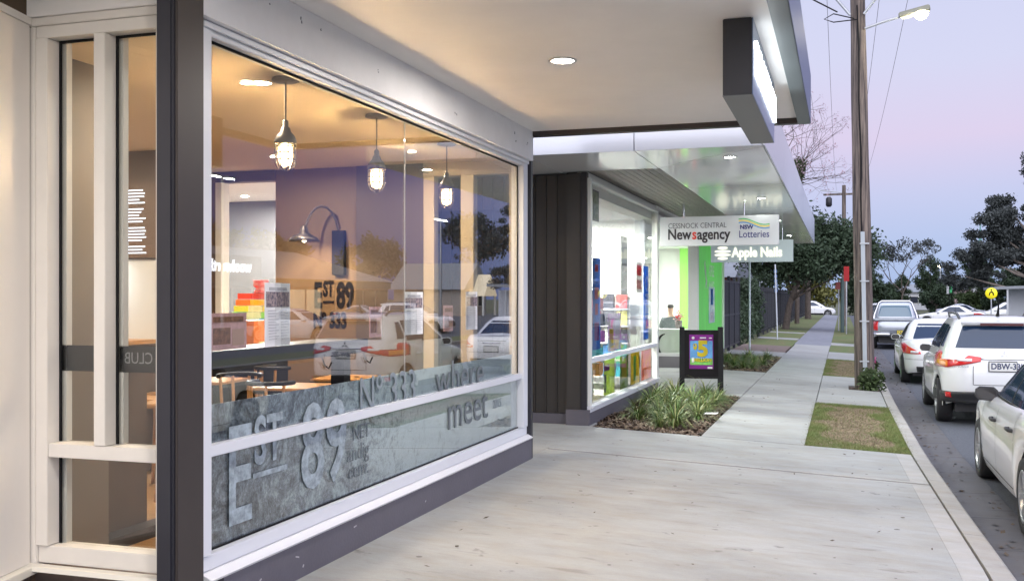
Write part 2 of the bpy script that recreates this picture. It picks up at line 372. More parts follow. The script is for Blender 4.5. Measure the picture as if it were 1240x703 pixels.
for (y0, y1, n, sd) in ((12.93, 18.3, 60000, 2), (24.75, 31.55, 26000, 3)):
    o = blades('grass', -.445, lambda y: kx(y)-.165, y0-.02, y1+.03, int(n*1.3), GRASS, (.015, .055), edge_p(-.43, .72, y0, y1), lean=.04, seed=sd)
    tag(o, 'short green grass round the edge of the worn verge patch' + (' nearest the driveway slab' if y0 < 20 else ' beyond the timber pole'), 'grass')
    o = blades('dry_grass', -.40, lambda y: kx(y)-.2, y0+.1, y1-.1, n, GRASSD, (.006, .02), None, lean=.035, w=.006, seed=sd+9)
    tag(o, 'dry straw coloured grass in the middle of the verge patch' + (' nearest the driveway slab' if y0 < 20 else ' beyond the timber pole'), 'dry grass')
def chips(name, x0, x1, y0, y1, n, seed, label):
    r = np.random.default_rng(seed); x = x0+(x1-x0)*r.random(n); y = y0+(y1-y0)*r.random(n); z = -.047*np.maximum(x+3.16, 0)-.03+.02*np.sin(x*5+y*3)+r.random(n)*.03
    a = r.random(n)*6.28; L = .012+.03*r.random(n); w = .005+.01*r.random(n); t = r.normal(0, .35, n); u = r.normal(0, .3, n)
    ax = np.c_[np.cos(a), np.sin(a), t]*L[:, None]; bx = np.c_[-np.sin(a), np.cos(a), u]*w[:, None]; c = np.c_[x, y, z]
    V = np.stack([c-ax-bx, c+ax-bx, c+ax*.8+bx, c-ax*.9+bx], 1)
    o = arr_mesh(name, V.reshape(-1, 3), 4, MULCH, None, kind='stuff'); return tag(o, label, 'mulch')
def island_mat(name, cols, rough=.85):
    m = bpy.data.materials.new(name); m.use_nodes = True; nt = m.node_tree; p = nt.nodes['Principled BSDF']; p.inputs['Roughness'].default_value = rough
    gn = nt.nodes.new('ShaderNodeNewGeometry'); rp = nt.nodes.new('ShaderNodeValToRGB'); rp.color_ramp.interpolation = 'CONSTANT'
    for i, c in enumerate(cols):
        e = rp.color_ramp.elements[i] if i < 2 else rp.color_ramp.elements.new(.5)
        e.position = i/len(cols); e.color = (*c, 1)
    nt.links.new(gn.outputs['Random Per Island'], rp.inputs[0]); nt.links.new(rp.outputs[0], p.inputs['Base Color']); return m
MULCH = island_mat('bark_mulch', [(.075, .048, .035), (.12, .075, .05), (.045, .032, .025), (.22, .16, .11), (.09, .062, .045), (.14, .10, .075), (.055, .042, .035)])
chips('bark_mulch', -3.12, -1.71, 12.93, 18.2, 15000, 5, 'brown bark mulch in the bed below the lottery shop window')
chips('bark_mulch', -3.4, -1.72, 24.65, 31.1, 5000, 6, 'brown bark mulch in the strip bed beside the dark gate')
STRAP = island_mat('strap_leaves', [(.08, .15, .035), (.13, .21, .045), (.055, .10, .03), (.26, .27, .10), (.10, .18, .04), (.17, .24, .055)], .45)
def strap_plant(x, y, r0, h, n, seed, dry=.1):
    r = np.random.default_rng(seed); zb = gz(x)-.02; SEG = 5; quads = []
    a = r.random(n)*6.28; el = np.clip(r.normal(1.05, .3, n), .25, 1.5); L = h*(.7+.6*r.random(n)); w = .004+.004*r.random(n)
    bx = x+np.cos(a)*r.random(n)*r0*.25; by = y+np.sin(a)*r.random(n)*r0*.25
    for i in range(n):
        px, py, pz = bx[i], by[i], zb; e = el[i]; pts = []
        for k in range(SEG+1):
            ww = w[i]*(1-(k/SEG)**2*.9); pts.append(((px-math.sin(a[i])*ww, py+math.cos(a[i])*ww, pz), (px+math.sin(a[i])*ww, py-math.cos(a[i])*ww, pz)))
            st = L[i]/SEG; px += math.cos(a[i])*math.cos(e)*st; py += math.sin(a[i])*math.cos(e)*st; pz = max(pz+math.sin(e)*st, zb+.01); e -= .30+.25*(1-el[i]/1.6)
        quads.append(pts)
    mb = MB()
    for pts in quads:
        vs = [q for p in pts for q in p]; mb.add(vs, [(2*k, 2*k+1, 2*k+3, 2*k+2) for k in range(SEG)], True)
    return mb.mesh('strap_plant')
meshes = [strap_plant(0, 0, .2, .40, 150, s) for s in range(4)]
for m_ in meshes:
    m_.materials.append(STRAP)
    m_.transform(Matrix.Translation((0, 0, -(gz(0)-.02))))
spots = [(-2.72, 14.2, 1.0, 'dark green strap plant at the left front of the bed'), (-2.15, 13.85, 1.05, 'light green strap plant at the front of the bed near the kerb edge'), (-1.95, 14.6, .9, 'small strap plant leaning over the bed edge to the path'),
         (-2.45, 15.1, 1.15, 'tall strap plant in the middle of the bed'), (-2.85, 15.9, 1.1, 'strap plant close under the lottery shop window'), (-2.25, 16.2, 1.2, 'spreading strap plant in the middle of the bed right before the sandwich board'),
         (-1.98, 15.6, .9, 'strap plant at the path side of the bed in its middle'), (-2.7, 17.2, 1.1, 'strap plant at the left rear of the bed'), (-2.2, 17.5, 1.05, 'strap plant in front of the board legs'), (-1.95, 17.1, .85, 'strap plant at the right rear corner of the bed'), (-2.3, 13.5, .6, 'smallest strap plant at the very front of the bed'), (-2.55, 16.6, 1.1, 'strap plant between the middle and rear clumps on the window side'), (-1.95, 16.4, .95, 'strap plant overhanging the path in the rear half of the bed'), (-2.5, 14.6, .95, 'strap plant between the front clumps and the middle clump'), (-2.9, 16.9, .95, 'strap plant against the plinth in the rear half of the bed'), (-2.25, 14.75, .9, 'strap plant in the centre of the front half of the bed'), (-2.3, 25.4, .9, 'strap plant in the middle of the front edge of the strip bed'), (-2.5, 28.3, .9, 'strap plant halfway along the strip bed'), (-1.95, 26.8, .85, 'strap plant by the path in the front half of the strip bed'),
         (-3.1, 25.4, .95, 'strap plant at the front left of the strip bed by the gate'), (-2.6, 26.2, .95, 'strap plant at the foot of the parking sign pole'), (-2.1, 25.6, .8, 'strap plant at the front right corner of the strip bed'), (-2.9, 27.6, 1, 'strap plant against the fence gate'), (-2.2, 27.4, .9, 'strap plant on the path side of the strip bed'), (-2.5, 29.2, 1, 'strap plant in the rear of the strip bed'), (-2.0, 29.6, .9, 'strap plant at the rear right corner of the strip bed')]
for i, (x, y, s, lb) in enumerate(spots):
    o = bpy.data.objects.new('strap_plant', meshes[i % 4]); COL.objects.link(o); o.location = (x, y, gz(x)-.02); s *= 1.12; o.scale = (s, s, s*(.9+.2*rnd.random())); o.rotation_euler = (0, 0, rnd.random()*6)
    tag(o, lb, 'plant', 'strap leaved plants in the garden beds')

# ------------------------------------------------------------ the cafe building
FX = -3.09   # glass plane of the street window
cafe = empty('cafe_building', 'corner cafe with large street windows, white soffit and charcoal plinth', 'building', (-3.1, 4.4, 0)); cafe.matrix_world = Matrix.Identity(4)
def par_at(o): o.location = (0, 0, 0); return o
B(-3.15, -2.985, 4.60, 10.13, -.1, .205).build('plinth', PLINTH, cafe)
B(-6.5, -3.25, 4.42, 4.6, -.1, .2).build('plinth', mat('plinth_brown', (.12, .09, .075), .5), cafe)
# sill flashings
mb = MB().ext([(-3.15, .207), (-2.975, .207), (-2.965, .222), (-3.02, .25), (-3.15, .25)], 'Y', 4.46, 10.12); mb.build('sill_flashing', mat('sill_white', (.78, .78, .80), .35), cafe, bevel=.002)
for i, (yy_, zz_, a_) in enumerate(((4.95, .10, .4), (5.35, .13, -.3), (5.42, .06, .9), (6.1, .15, .1), (7.3, .09, .5))):
    MB().obox((-3.0535, yy_, zz_), (.003, .018+.02*(i % 2), .008), rx=a_).build('paint_scuff', mat('scuff_pale', (.45, .44, .46), .8), cafe)
# street window
win = MB().box(-3.15, -3.03, 4.46, 10.11, .252, .33).build('street_window', FRAME, cafe, bevel=.004)
B(-3.15, -3.02, 4.46, 4.545, .332, 3.058).build('mullion', FRAME, win, bevel=.004)
B(-3.15, -3.02, 9.96, 10.11, .332, 3.058).build('mullion', FRAME, win, bevel=.004)
B(-3.15, -3.035, 4.547, 9.958, .83, .888).build('rail', FRAME, win, bevel=.004)
B(-3.15, -3.03, 4.547, 9.958, 3.0, 3.058).build('head', FRAME, win, bevel=.004)
B(-3.02, -3.005, 4.46, 10.11, 3.03, 3.062).build('head_cap', FRAME, win, bevel=.002)
B(-3.085, -3.078, 4.546, 9.96, 2.985, 3.0).build('gasket', BLACK, win)
B(-3.085, -3.078, 9.945, 9.959, .888, 2.985).build('gasket', BLACK, win)
B(-3.085, -3.078, 4.546, 9.96, .33, .34).build('gasket', BLACK, win)
B(-3.094, -3.086, 4.54, 7.136, .889, 3.0).build('pane', GL, win)
B(-3.094, -3.086, 7.144, 9.96, .889, 3.0).build('pane', GL, win)
B(-3.094, -3.086, 7.137, 7.143, .889, 3.0).build('silicone_joint', mat('silicone', (.5, .5, .5), .5), win)
B(-3.094, -3.086, 4.54, 9.96, .33, .83).build('pane', GL, win)
# printed film on the lower glass
fm = bpy.data.materials.new('printed_film'); fm.use_nodes = True; nt = fm.node_tree; p = nt.nodes['Principled BSDF']; p.inputs['Roughness'].default_value = .5
tc = nt.nodes.new('ShaderNodeTexCoord'); sp = nt.nodes.new('ShaderNodeSeparateXYZ'); nt.links.new(tc.outputs['Object'], sp.inputs[0])
def _n(scale, det, st, dist=0):
    mp = nt.nodes.new('ShaderNodeMapping'); mp.inputs['Scale'].default_value = st; mp.inputs['Rotation'].default_value = (R(35), 0, 0); nt.links.new(tc.outputs['Object'], mp.inputs[0])
    n = nt.nodes.new('ShaderNodeTexNoise'); n.inputs['Scale'].default_value = scale; n.inputs['Detail'].default_value = det; n.inputs['Distortion'].default_value = dist; n.inputs['Roughness'].default_value = .7
    nt.links.new(mp.outputs[0], n.inputs['Vector']); return n.outputs['Fac']
def _m(op, a, b):
    n = nt.nodes.new('ShaderNodeMath'); n.operation = op
    for i, v in enumerate((a, b)):
        if isinstance(v, (int, float)): n.inputs[i].default_value = v
        else: nt.links.new(v, n.inputs[i])
    return n.outputs[0]
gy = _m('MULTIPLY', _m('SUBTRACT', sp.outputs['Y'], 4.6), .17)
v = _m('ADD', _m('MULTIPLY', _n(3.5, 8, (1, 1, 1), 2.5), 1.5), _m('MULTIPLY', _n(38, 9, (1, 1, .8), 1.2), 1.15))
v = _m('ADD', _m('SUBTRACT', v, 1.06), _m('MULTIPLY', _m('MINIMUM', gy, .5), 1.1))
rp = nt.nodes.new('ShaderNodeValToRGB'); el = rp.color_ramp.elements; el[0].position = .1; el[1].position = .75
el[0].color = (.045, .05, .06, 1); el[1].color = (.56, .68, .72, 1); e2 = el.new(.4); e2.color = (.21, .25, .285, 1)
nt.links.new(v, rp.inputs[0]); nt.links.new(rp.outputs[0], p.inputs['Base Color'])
FILM = fm
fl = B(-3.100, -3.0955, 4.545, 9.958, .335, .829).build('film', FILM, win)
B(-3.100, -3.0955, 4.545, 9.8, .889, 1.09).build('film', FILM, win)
LET = mat('film_lettering', (.40, .48, .53), .5, noise=(16, .55)); LETD = mat('film_dark_lettering', (.17, .20, .22), .5, noise=(14, .3)); LETM = mat('film_grey_lettering', (.22, .26, .29), .5)
FXL = -3.082
def wtext(s, y, z, size, m=LET, bold=0, sx=1, nm='lettering'):
    return text(nm, s, m, size, (FXL, y, z), FACEX, win, depth=.002, bold=bold, ax='LEFT', sx=sx)
wtext('E', 4.76, .655, .76, bold=.010, sx=.70); wtext('ST', 5.04, .83, .38, bold=.008, sx=.76)
B(FXL-.001, FXL+.001, 5.03, 5.40, .635, .665).build('lettering', LET, win)
wtext('89', 5.56, .70, .74, bold=.012, sx=.84)
wtext('NET', 6.26, .73, .14, LETD); wtext('andig', 6.18, .60, .16, LETD); wtext('eenv.', 6.2, .48, .15, LETD)
wtext('N\u00ba 333', 6.35, .965, .36, LETM, bold=0, sx=.95)
wtext('where', 7.75, .97, .40, LETD, sx=1.15); wtext('meet', 8.0, .67, .42, LETD, sx=1.2); wtext('2015', 9.2, .64, .12, LETM)
for o_ in list(cafe.children):
    if o_.name.split('.')[0] in ('street_window', 'sill_flashing', 'plinth') and o_.data.vertices and max(v.co.y for v in o_.data.vertices) > 9: o_.location.x -= .07
# left return window (faces the camera)
rw = MB().box(-4.06, -3.25, 4.40, 4.52, .252, .345).build('return_window', CREAM, cafe, bevel=.004)
B(-4.06, -3.985, 4.38, 4.52, .347, 3.02).build('mullion', CREAM, rw, bevel=.003)
B(-4.13, -4.062, 4.385, 4.52, .22, 3.085).build('mullion', CREAM, rw, bevel=.003)
B(-3.69, -3.62, 4.38, 4.52, .888, 3.02).build('mullion', CREAM, rw, bevel=.003)
B(-3.31, -3.2, 4.38, 4.52, .347, 3.02).build('mullion', CREAM, rw, bevel=.003)
B(-3.983, -3.312, 4.385, 4.52, .815, .886).build('rail', CREAM, rw, bevel=.003)
B(-4.06, -3.2, 4.385, 4.52, 3.022, 3.085).build('head', CREAM, rw, bevel=.003)
for x0, x1, z0, z1 in ((-3.984, -3.69, .888, 3.022), (-3.62, -3.312, .888, 3.022), (-3.984, -3.312, .345, .815)):
    B(x0, x1, 4.475, 4.482, z0, z1).build('pane', GL, rw)
    mb = MB(); mb.box(x0, x0+.014, 4.465, 4.474, z0, z1); mb.box(x0+.014, x1, 4.465, 4.474, z1-.014, z1); mb.build('gasket', BLACK, rw)
    B(x0, x0+.028, 4.49, 4.53, z0, z1).build('inner_frame', CREAM, rw)
MB().ext([(-.0, .0), (0, .035), (-.06, .035), (-.07, .012)], 'X', -4.1, -3.2).build('sill_flashing', mat('sill_cream', (.75, .72, .64), .4), cafe).location = (0, 4.385, .215)
B(-4.1, -3.2, 4.375, 4.6, 3.087, 3.13).build('head_trim', CREAM, cafe, bevel=.004)
B(-4.1, -3.2, 4.36, 4.6, 3.132, 3.364).build('bulkhead', REND, cafe)
# angled cream wall panel at far left
d = Vector((.238, -.974)); P0 = Vector((-4.09, 4.37)); P1 = P0 + d*1.9; nrm = Vector((-.974, -.238))
def slabwall(a, b, t, z0, z1): q = Vector((b.y-a.y, a.x-b.x)).normalized()*t; return MB().prism([tuple(a), tuple(b), tuple(b+q), tuple(a+q)], z0, z1)
slabwall(P0, P1, .12, .25, 3.09).build('wall_panel', mat('cream_panel', (.84, .79, .73), .38, noise=(1.5, .05)), cafe)
slabwall(P0+Vector((.012, .003)), P1+Vector((.012, .003)), .10, 3.092, 3.13).build('head_trim', CREAM, cafe)
slabwall(P0, P1, .12, -.1, .2).build('plinth', MATS['plinth_brown'], cafe)
q0 = P0+Vector((.0, 0)); slabwall(P0+Vector((.05, .012)), P0+Vector((.05, .012))+d*.33, .17, .205, .247).build('sill_flashing', MATS['sill_cream'], cafe, bevel=.003)
# steel column
cl = MB().box(-3.10, -3.005, 4.10, 4.35, -.12, 3.363).build('column', CHAR, cafe, bevel=.012)
B(-3.004, -2.99, 4.12, 4.33, -.1, 3.36).build('column_flange', BROWND, cl, bevel=.003)
B(-3.25, -3.075, 4.36, 4.44, .0, 3.08).build('corner_post', BROWND, cafe, bevel=.003)
# bulkhead over the street window and soffit
B(-3.25, -3.035, 4.36, 10.12, 3.066, 3.364).build('bulkhead', BULK, cafe)
mb = MB()
for y, z, s in ((5.0, 3.3, .02), (5.35, 3.27, .035), (5.6, 3.28, .02), (6.4, 3.21, .02), (7.9, 3.2, .035), (9.5, 3.22, .05), (9.9, 3.2, .03)):
    for k in range(2):
        a = rnd.random()*6; mb.obox((-3.033, y+rnd.uniform(-1, 1)*s, z+rnd.uniform(-1, 1)*s), (.004, s*.5, s*.22), rx=a)
mb.build('chipped_paint', mat('chipped_paint_mark', (.3, .3, .33), .8), cafe, kind='stuff')
can = MB().box(-9, -.405, -4, 10.10, 3.366, 3.5).build('canopy', REND, cafe)
FASC = mat('fascia_steel', (.13, .15, .155), .4, spec=.3)
mb = MB().box(-.405, -.29, -4, 10.2, 3.315, 3.78); mb.build('fascia', FASC, can, bevel=.004)
B(-.2895, -.286, -4, 10.2, 3.32, 3.775).build('fascia_face', mat('fascia_blue', (.13, .15, .24), .45, spec=.3), can)
B(-3.12, -.405, 10.102, 10.2, 3.315, 3.372).build('end_beam', BROWND, can, bevel=.003)
B(-3.12, -.405, 10.102, 10.15, 3.374, 3.6).build('end_fascia', CHAR, can)
B(-3.12, -3.06, 10.125, 10.19, -.05, 3.314).build('downpipe', CHAR, cafe, bevel=.003)
# roof and rear walls so the rooms are closed
B(-9.2, -3.17, 4.55, 10.1, 3.07, 3.36).build('ceiling_slab', WARMW, cafe)
B(-9.2, -5.6, 10.102, 14.2, 3.07, 3.36).build('ceiling_slab', WHITEW, cafe)
B(-9.2, -3.2, 4.53, 10.1, -.1, .02).build('floor', TIMF, cafe)
B(-9.2, -5.5, 10.104, 14.2, -.1, .02).build('floor', TIMF, cafe)
B(-9.35, -9.2, 4.4, 14.2, -.1, 3.36).build('wall', BROWNW, cafe)
B(-9.2, -4.1, 4.4, 4.52, -.1, 3.36).build('wall', BROWNW, cafe)
B(-9.2, -5.5, 14.0, 14.2, .02, 3.07).build('wall', WHITEW, cafe)
B(-5.6, -5.5, 10.15, 14.0, .02, 3.07).build('wall', WHITEW, cafe)
B(-9.19, -9.1, 10.2, 14.0, .02, 3.07).build('wall', WHITEW, cafe)
# far wall of the cafe: brown feature wall with lettering, lighter wall, glazed corner
B(-5.98, -4.98, 10.0, 10.1, .02, 3.07).build('wall', BROWNW, cafe)
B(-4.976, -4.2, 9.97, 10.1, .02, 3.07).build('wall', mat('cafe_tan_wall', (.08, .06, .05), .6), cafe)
B(-9.2, -6.72, 9.98, 10.1, .02, 3.07).build('wall', BROWNW, cafe)
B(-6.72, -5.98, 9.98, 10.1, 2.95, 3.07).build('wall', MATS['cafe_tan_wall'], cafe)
B(-6.72, -6.64, 9.95, 10.1, .02, 2.95).build('door_jamb', WHITEW, cafe)
EWF = mat('end_window_frame', (.50, .42, .30), .6)
fw = B(-4.2, -4.08, 9.98, 10.1, .02, 3.0).build('end_window', EWF, cafe)
for x0, x1 in ((-3.78, -3.64), (-3.25, -3.16)): B(x0, x1, 9.98, 10.1, .02, 3.0).build('mullion', EWF, fw)
B(-4.2, -3.16, 9.97, 10.1, 2.93, 3.07).build('head', EWF, fw)
B(-4.08, -3.25, 9.98, 10.1, .02, .3).build('sill', EWF, fw)
for x0, x1 in ((-4.08, -3.78), (-3.64, -3.25)): B(x0, x1, 10.04, 10.047, .3, 2.93).build('pane', GL, fw)
LB = mat('wall_lettering', (.01, .009, .013), .8, spec=.1)
text('lettering', 'E', LB, .38, (-5.50, 9.992, 1.67), FRONT, cafe, bold=.014, ax='LEFT', sx=.52)
text('lettering', 'ST', LB, .23, (-5.385, 9.992, 1.745), FRONT, cafe, bold=.010, ax='LEFT', sx=.5)
B(-5.385, -5.26, 9.985, 9.998, 1.60, 1.622).build('lettering', LB, cafe)
text('lettering', '89', LB, .38, (-5.225, 9.992, 1.67), FRONT, cafe, bold=.014, ax='LEFT', sx=.54)
text('lettering', 'N\u00ba 333', LB, .225, (-5.51, 9.992, 1.405), FRONT, cafe, bold=.010, ax='LEFT', sx=.62)
# brown return wall, counter and menu wall seen through the left window
B(-4.62, -4.35, 4.75, 5.3, .02, 3.07).build('wall', mat('taupe_wall', (.17, .145, .125), .6), cafe)
B(-4.62, -4.48, 5.31, 6.1, .02, .1).build('skirting', CHAR, cafe)
B(-8.6, -6.2, 8.3, 8.42, 2.03, 3.07).build('wall', BROWNW, cafe)
B(-8.6, -6.2, 8.3, 8.42, .02, 2.028).build('wall', mat('white_tile', (.75, .77, .78), .2), cafe)
ctr = empty('service_counter', 'dark timber service counter behind the narrow cafe window', 'counter', (-4.9, 5.6, .02))
CT = mat('counter_dark', (.07, .05, .04), .4, noise=(4, .3))
B(-.3, .28, -.28, .42, 0, 1.16).build('cabinet', CT, ctr); B(-.33, .31, -.29, .45, 1.165, 1.2).build('top', BLACK, ctr, bevel=.004)
bc = empty('back_bench', 'back bench against the white tiled splashback under the menu board', 'bench', (-7.2, 7.95, .02))
B(-1.2, .95, -.3, .33, 0, 1.2).build('cabinet', CT, bc); B(-1.2, .97, -.33, .34, 1.203, 1.24).build('top', WOOD, bc)
mbd = empty('menu_board', 'brown menu board with rows of small white writing above the splashback', 'menu board', (-6.55, 8.29, 2.4))
B(-.75, .34, -.03, 0, -.36, .36).build('board', mat('menu_brown', (.16, .10, .06), .5), mbd)
EMW = emat('menu_white', (.85, .9, 1), 1.6)
r2 = random.Random(3)
for c in range(2):
    for k in range(22):
        if k % 6 == 0: continue
        w = r2.uniform(.12, .3); x = -.30+c*.36
        B(x-w*.5, x+w*.5, -.034, -.031, .31-k*.030, .31-k*.030+.012).build('text_line', EMW, mbd)
lamp('AREA', (-6.9, 8.15, 2.0), 4, (.85, .93, 1), .3, (0, .4, -1))
for k in range(5):
    o = MB().lathe([(.001, 0), (.03, 0), (.035, .12), (.037, .18), (.03, .17), (.001, .01)], (-6.75+k*.1, 7.85, 1.262)).build('glass_jug', mat('steel_cup', (.5, .52, .52), .15, metal=.6))
    tag(o, ['leftmost small pale jug', 'second small pale jug from the left', 'middle small pale jug', 'fourth small pale jug from the left', 'rightmost small pale jug'][k]+' on the bench by the tiled wall', 'jug', 'jugs on the back bench')
B(-6.84, -6.24, 7.83, 7.87, 1.46, 1.48).build('jug_shelf', CHROME); tag(bpy.data.objects['jug_shelf'], 'thin metal shelf over the row of pale jugs', 'shelf')
mat('grey_letter', (.3, .3, .3), .5)
B(-3.984, -3.692, 4.49, 4.492, 1.262, 1.40).build('black_strip', mat('strip_black', (.012, .012, .014), .3), rw)
B(-3.618, -3.312, 4.49, 4.492, 1.262, 1.40).build('black_strip', MATS['strip_black'], rw)
text('lettering', 'EE CLUB', MATS['grey_letter'], .085, (-3.45, 4.4885, 1.335), (R(90), 0, 0), rw, depth=.001, sx=-.85)

# pendants
PM = mat('pendant_metal', (.10, .09, .085), .4, metal=.6); BULB = emat('bulb_glow', (1, .70, .34), 13)
def pendant(x, y, label):
    r = empty('pendant_lamp', label, 'pendant lamp', (x, y, 3.068), 0, 'caged pendant lamps over the window bar'); r.scale = (1, 1, .93)
    MB().lathe([(.001, 0), (.085, 0), (.09, -.02), (.07, -.028), (.012, -.03)], (0, 0, 0)).build('canopy_plate', PM, r)
    MB().tube([(0, 0, -.02), (0, 0, -.30)], .006).build('cord', PM, r)
    MB().lathe([(.012, -.29), (.02, -.30), (.018, -.335), (.03, -.345), (.035, -.37), (.06, -.40), (.07, -.43), (.072, -.455), (.066, -.456), (.001, -.44)], (0, 0, 0)).build('cap', PM, r)
    b = MB().lathe([(.001, -.45), (.04, -.46), (.046, -.5), (.046, -.56), (.035, -.60), (.001, -.615)], (0, 0, 0)).build('bulb', BULB, r)
    c = MB()
    for k in range(8):
        t = k*math.pi/4; co, si = math.cos(t), math.sin(t)
        c.tube([(.066*co, .066*si, -.45), (.066*co, .066*si, -.59), (.05*co, .05*si, -.625), (0, 0, -.645)], .0045, 5)
    for z in (-.475, -.52, -.565): c.tube([(.067*math.cos(a*.3927), .067*math.sin(a*.3927), z) for a in range(17)], .0045, 5)
    c.build('cage', PM, r)
    lamp('POINT', (x, y, 3.068-.50), 185, (1, .66, .33), .062)
pendant(-3.42, 5.84, 'caged pendant lamp nearest the dark corner column'); pendant(-3.43, 7.22, 'middle caged pendant lamp over the window bar'); pendant(-3.44, 8.72, 'caged pendant lamp nearest the glazed end wall')
DLE = emat('downlight_glow', (1, .93, .82), 60); DLC = emat('downlight_cool', (.95, 1, .93), 60)
def downlight(x, y, z, label, e, col, em, group, r=.05):
    o = empty('downlight', label, 'downlight', (x, y, z), 0, group)
    MB().lathe([(r, .002), (r*1.35, -.001), (r*1.4, -.006), (r*1.05, -.008), (r, .002)], (0, 0, 0)).build('trim_ring', WHITEW, o)
    MB().lathe([(.001, -.004), (r, -.004)], (0, 0, 0)).build('lens', em, o)
    lamp('AREA', (x, y, z-.0055), e, col, r*1.7, (0, 0, -1))
WC = (1, .80, .58)
downlight(-1.92, 7.14, 3.364, 'round downlight in the white soffit over the pavement', 40, (1, .92, .84), DLE, None, .075)
downlight(-1.92, 2.9, 3.364, 'added soffit downlight out of view before the corner column', 42, (1, .92, .85), DLE, None, .075); downlight(-3.3, 1.4, 3.364, 'added soffit downlight out of view that warms the angled cream wall panel', 40, (1, .92, .84), DLE, None, .075)  # both downlights are added out of view to warm the cream wall panel
for x, y, lb in ((-3.72, 5.86, 'recessed downlight beside the first pendant in the cafe ceiling'), (-3.95, 9.1, 'recessed downlight behind the third pendant in the cafe ceiling'), (-5.3, 6.6, 'recessed downlight in the middle of the cafe ceiling'), (-5.4, 9.0, 'recessed downlight before the brown feature wall'), (-7.2, 7.0, 'recessed downlight over the service area')):
    downlight(x, y, 3.066, lb, 30, WC, DLE, 'cafe downlights', .036)
lamp('AREA', (-7.4, 12.0, 3.0), 620, (1, .98, .95), 1.2, (0, 0, -1))
downlight(-7.9, 12.4, 3.064, 'downlight in the white room beyond the cafe opening', 5, (1, .98, .95), DLE, None)
# gooseneck wall lamp
gn = empty('gooseneck_lamp', 'dark gooseneck lamp arching from the brown wall over the lettering', 'wall lamp', (-5.30, 9.998, 2.50))
MB().tube([(0.1, 0, -.6), (.1, -.02, -.1)] + [(0.1-.11+.11*math.cos(t), -.02-.1*t, -.1+.24*math.sin(t)) for t in [k*math.pi/8 for k in range(1, 9)]] + [(-.12, -.36, -.12)], .014).build('arm', PM, gn)
MB().lathe([(.02, 0), (.04, -.02), (.05, -.08), (.13, -.12), (.17, -.17), (.16, -.17), (.001, -.1)], (-.12, -.36, -.08)).build('shade', PM, gn)
MB().lathe([(.001, -.15), (.05, -.15), (.001, -.19)], (-.12, -.36, -.07), 12).build('bulb', emat('gooseneck_glow', (1, .8, .5), 20), gn)
lamp('SPOT', (-5.40, 9.35, 2.2), 62, (1, .7, .38), .06, (0, .5, -1), R(140))
B(-5.25, -5.11, 9.93, 9.998, 1.90, 2.38).build('wall_box', BLACK, None); tag(bpy.data.objects['wall_box'], 'narrow dark wall box under the gooseneck lamp', 'wall box')
# window bar
bar = empty('window_bar', 'black bar bench running along inside the street window', 'bar bench', (-3.34, 6, 0))
B(-.16, .14, -1.5, .6, 1.27, 1.365).build('bar_top', CHAR, bar, bevel=.005)
for y in (-1.3, .45): B(-.05, .05, y-.05, y+.05, .02, 1.27).build('post', BLACK, bar)
for y in (-.1, .5): MB().tube([(.15, y, 1.27), (.17, y, 1.22), (.2, y, 1.2), (.22, y, 1.24)], .006, 6).build('bag_hook', BLACK, bar)
# menus standing at the glass
def poster(name, w, h, m, par, parts, depth=.004):
    """sheet in local XZ facing -Y; parts = (x0,x1,z0,z1,material)"""
    o = B(-w/2, w/2, 0, depth, 0, h).build(name, m, par)
    for i, (a, b, c, d_, mm) in enumerate(parts): B(-w/2+a*w, -w/2+b*w, -.002-.0006*i, -.0004-.0006*i, c*h, d_*h).build('print', mm, o)
    return o
INK = mat('ink_dark', (.05, .05, .09), .5); INKG = mat('ink_grey', (.42, .42, .44), .6); SKIN = mat('skin', (.55, .35, .26), .5); PBR = mat('photo_brown', (.35, .16, .08), .5, noise=(30, .6)); PPK = mat('print_pink', (.75, .45, .42), .5, noise=(20, .3))
PHOTO = mat('group_photo', (.45, .35, .33), .5, noise=(40, .9), col2=(.03, .03, .08))
def menu(y, w, h, tilt, label, z=1.37, second=None):
    r = empty('menu_sheet', label, 'menu', (-3.16, y, z), R(90)+tilt, 'menus on the window bar')
    parts = [(.04, .96, .62, .86, PHOTO), (.15, .85, .88, .93, INKG)] + [(.1, .1+.3+.1*(k % 2), .56-k*.045, .57-k*.045, INKG) for k in range(11)] + [(.55, .8+.05*(k % 3), .56-k*.045, .57-k*.045, INKG) for k in range(11)]
    poster('sheet', w, h, PAPER, r, parts); return r
m1 = menu(5.31, .34, .37, .1, 'tall white menu sheet with a group photo, nearest the first pendant')
menu(7.32, .3, .33, -.08, 'white menu sheet standing by the glass joint'); menu(8.62, .26, .34, -.05, 'white menu sheet nearest the end window')
def mag(y, w, h, label, m=PPK, x=-3.2, z=1.37):
    r = empty('magazine', label, 'magazine', (x, y, z), R(90)); poster('cover', w, h, m, r, [(.1, .55, .15, .6, PBR), (.6, .92, .1, .55, SKIN), (.1, .9, .75, .9, PBR)])
mag(4.86, .36, .2, 'pink food magazine at the left end of the bar', PPK); mag(6.72, .2, .22, 'pink magazine just before the glass joint'); mag(8.15, .22, .22, 'magazine showing a plate of food behind the third menu')
B(-3.26, -3.18, 7.0, 7.2, 1.0, 1.0)
